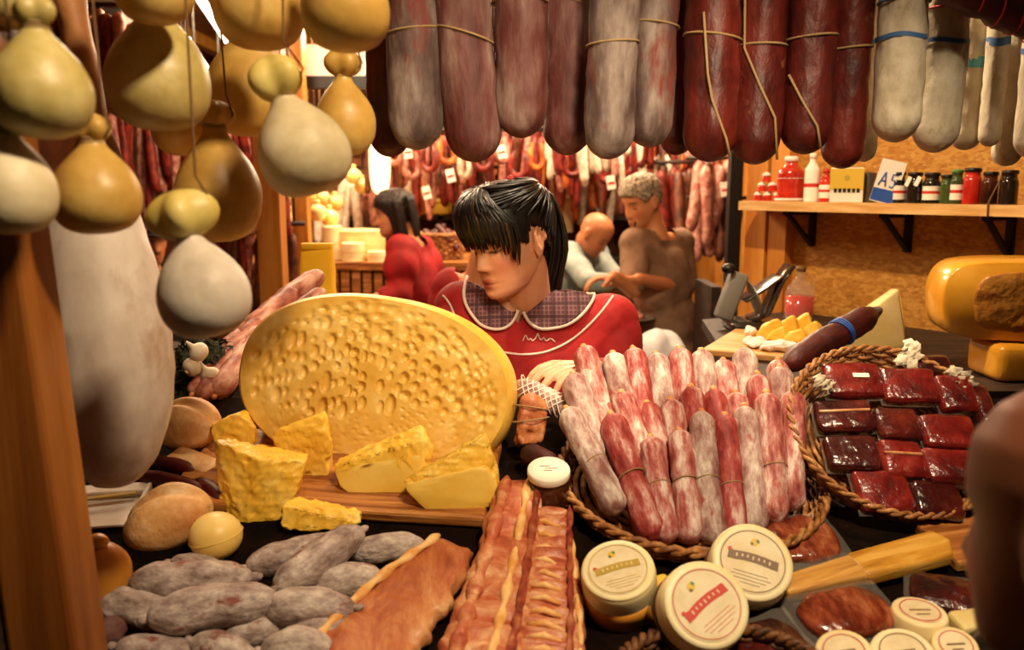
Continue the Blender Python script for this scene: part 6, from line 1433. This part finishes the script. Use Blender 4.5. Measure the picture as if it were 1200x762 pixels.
for (p, q, lb) in TB:
    a, b = at(*p), at(*q); o = thing('tube_lamp', lb, 'lamp', a)
    build('tube', tube([(0, 0, 0), b - a], .03 if p[0] != 232 else .022, 10), 'tube_glow', o)
    for e in (Vector((0, 0, 0)), b - a): build('holder', tube([e + Vector((0, 0, .0)), Vector((e.x, e.y, max(2.99 - a.z, e.z + .05)))], .008, 6), 'steel', o)
a, b = at(96, -8, 3.3), at(150, 38, 3.3)
o = build('grey_awning', lump(hull([tuple(a), tuple(a + Vector((.12, 0, .05))), tuple(b), tuple(b + Vector((-.03, 0, -.03))), tuple(a + Vector((0, .4, 0))), tuple(b + Vector((0, .4, 0)))], .003, 0), .0, 1), 'tin_grey', smooth=False); tag(o, 'slanting grey awning edge above the crimson sausages', 'awning')
# bright shop-front goods: yellow crates and pots in the distance
for k_, (px, py, w_, h_, mt, lb) in enumerate(((505, 243, 46, 16, 'label_yellow', 'yellow tray beyond the wicker basket'), (545, 250, 18, 30, 'label_white', 'white tub beside the far wicker basket'), (660, 252, 22, 40, 'cheese_cream', 'cream box under the sausages beyond the woman'), (642, 225, 30, 34, 'cheese_orange', 'orange crate under the sausages beyond the ponytail'), (340, 285, 14, 50, 'label_white', 'white tall canister between the golden posts'))):
    c = at(px, py, 5.9); w2, h2 = w_ * 5.9 / 1000, h_ * 5.9 / 1000
    o = build('crate', mv(rbox(w2, .2, h2, .01), (0, 0, 0)), mt, smooth=False); o.location = c; build('lip', mv(rbox(w2 * 1.05, .22, .02, .004), (0, 0, h2 / 2)), mt, o, smooth=False)
    tag(o, lb, 'crate'); 
bs = thing('back_shelf', 'long dark shelf unit carrying crates at the back of the hall', 'shelf', (-.1, 5.95, 0))
for z in (at(505, 252, 5.9).z - .003, at(600, 300, 5.9).z): build('board', bx(-1.7, 1.0, -.14, .16, z - .03, z), 'dark_wood', bs, smooth=False)
for x in (-1.7, -.4, .97): build('upright', bx(x, x + .03, -.14, .16, 0, 1.9), 'dark_wood', bs, smooth=False)
build('back', bx(-1.7, 1.0, .16, .18, 0, 1.9), 'hall_wall', bs, smooth=False)

# looped sausages at the back stalls, and white tags added as blurred light spots
def loop_mesh(r, h, th):
    a = np.linspace(R(-20), R(200), 14); P = [(r * math.cos(q), 0, -h - r * math.sin(q)) for q in a]
    P = [(r * .55, 0, 0), (r * .95, 0, -h * .5)] + P + [(-r * .95, 0, -h * .5), (-r * .55, 0, 0)]
    return tube(P, [th * .4] + [th] * (len(P) - 2) + [th * .4], 8)
LM = {}
for kd in ('sausage_pink', 'sausage_red', 'sausage_orange', 'sausage_white'):
    t_ = build('tmp', loop_mesh(.05, .10, .020), kd); LM[kd] = t_.data; bpy.data.objects.remove(t_)
for k_, (px, py, Y, kd) in enumerate([(x, 158 + (x * 7) % 26, 5.1 + .002 * (x % 50), ('sausage_pink', 'sausage_red', 'sausage_orange', 'sausage_white', 'sausage_red')[(x // 23) % 5]) for x in range(440, 860, 21)]):
    o = bpy.data.objects.new('looped_sausage', LM[kd]); COL.objects.link(o); p = at(px, py, Y); o.location = p; o.rotation_euler = (0, 0, R((x * 37 + k_ * 50) % 180 if False else (k_ * 50) % 120 - 60))
    build('hanging_cord', tube([(0, 0, -.005), (0, 0, 2.99 - p.z)], .003, 5), 'cord_dark', o)
    tag(o, 'looped sausage hanging on a long cord above the heads at the back stall', 'sausage', 'looped sausages at the back stall')
for k_, (px, py, Y) in enumerate(((500, 226, 5.0), (528, 206, 5.0), (588, 178, 5.05), (652, 196, 5.0), (700, 168, 4.8), (716, 214, 4.8), (842, 168, 4.6), (850, 222, 4.6), (548, 232, 5.0), (478, 178, 5.05))):
    p = at(px, py, Y); o = build('light_spot_tag', rbox(.05, .003, .075, .001, 1), 'label_white', smooth=False); o.location = p; o.rotation_euler = (0, R((k_ * 31) % 30 - 15), R((k_ * 47) % 40 - 20))
    build('hanging_cord', tube([(0, 0, .035), (0, 0, 2.99 - p.z)], .002, 5), 'twine', o); build('stripe', bx(-.02, .02, -.0025, -.0016, -.01, .004), 'label_red', o, smooth=False)
    tag(o, 'white tag on a cord, added as a light spot among the far sausages', 'tag', 'tags added as light spots at the back stall')
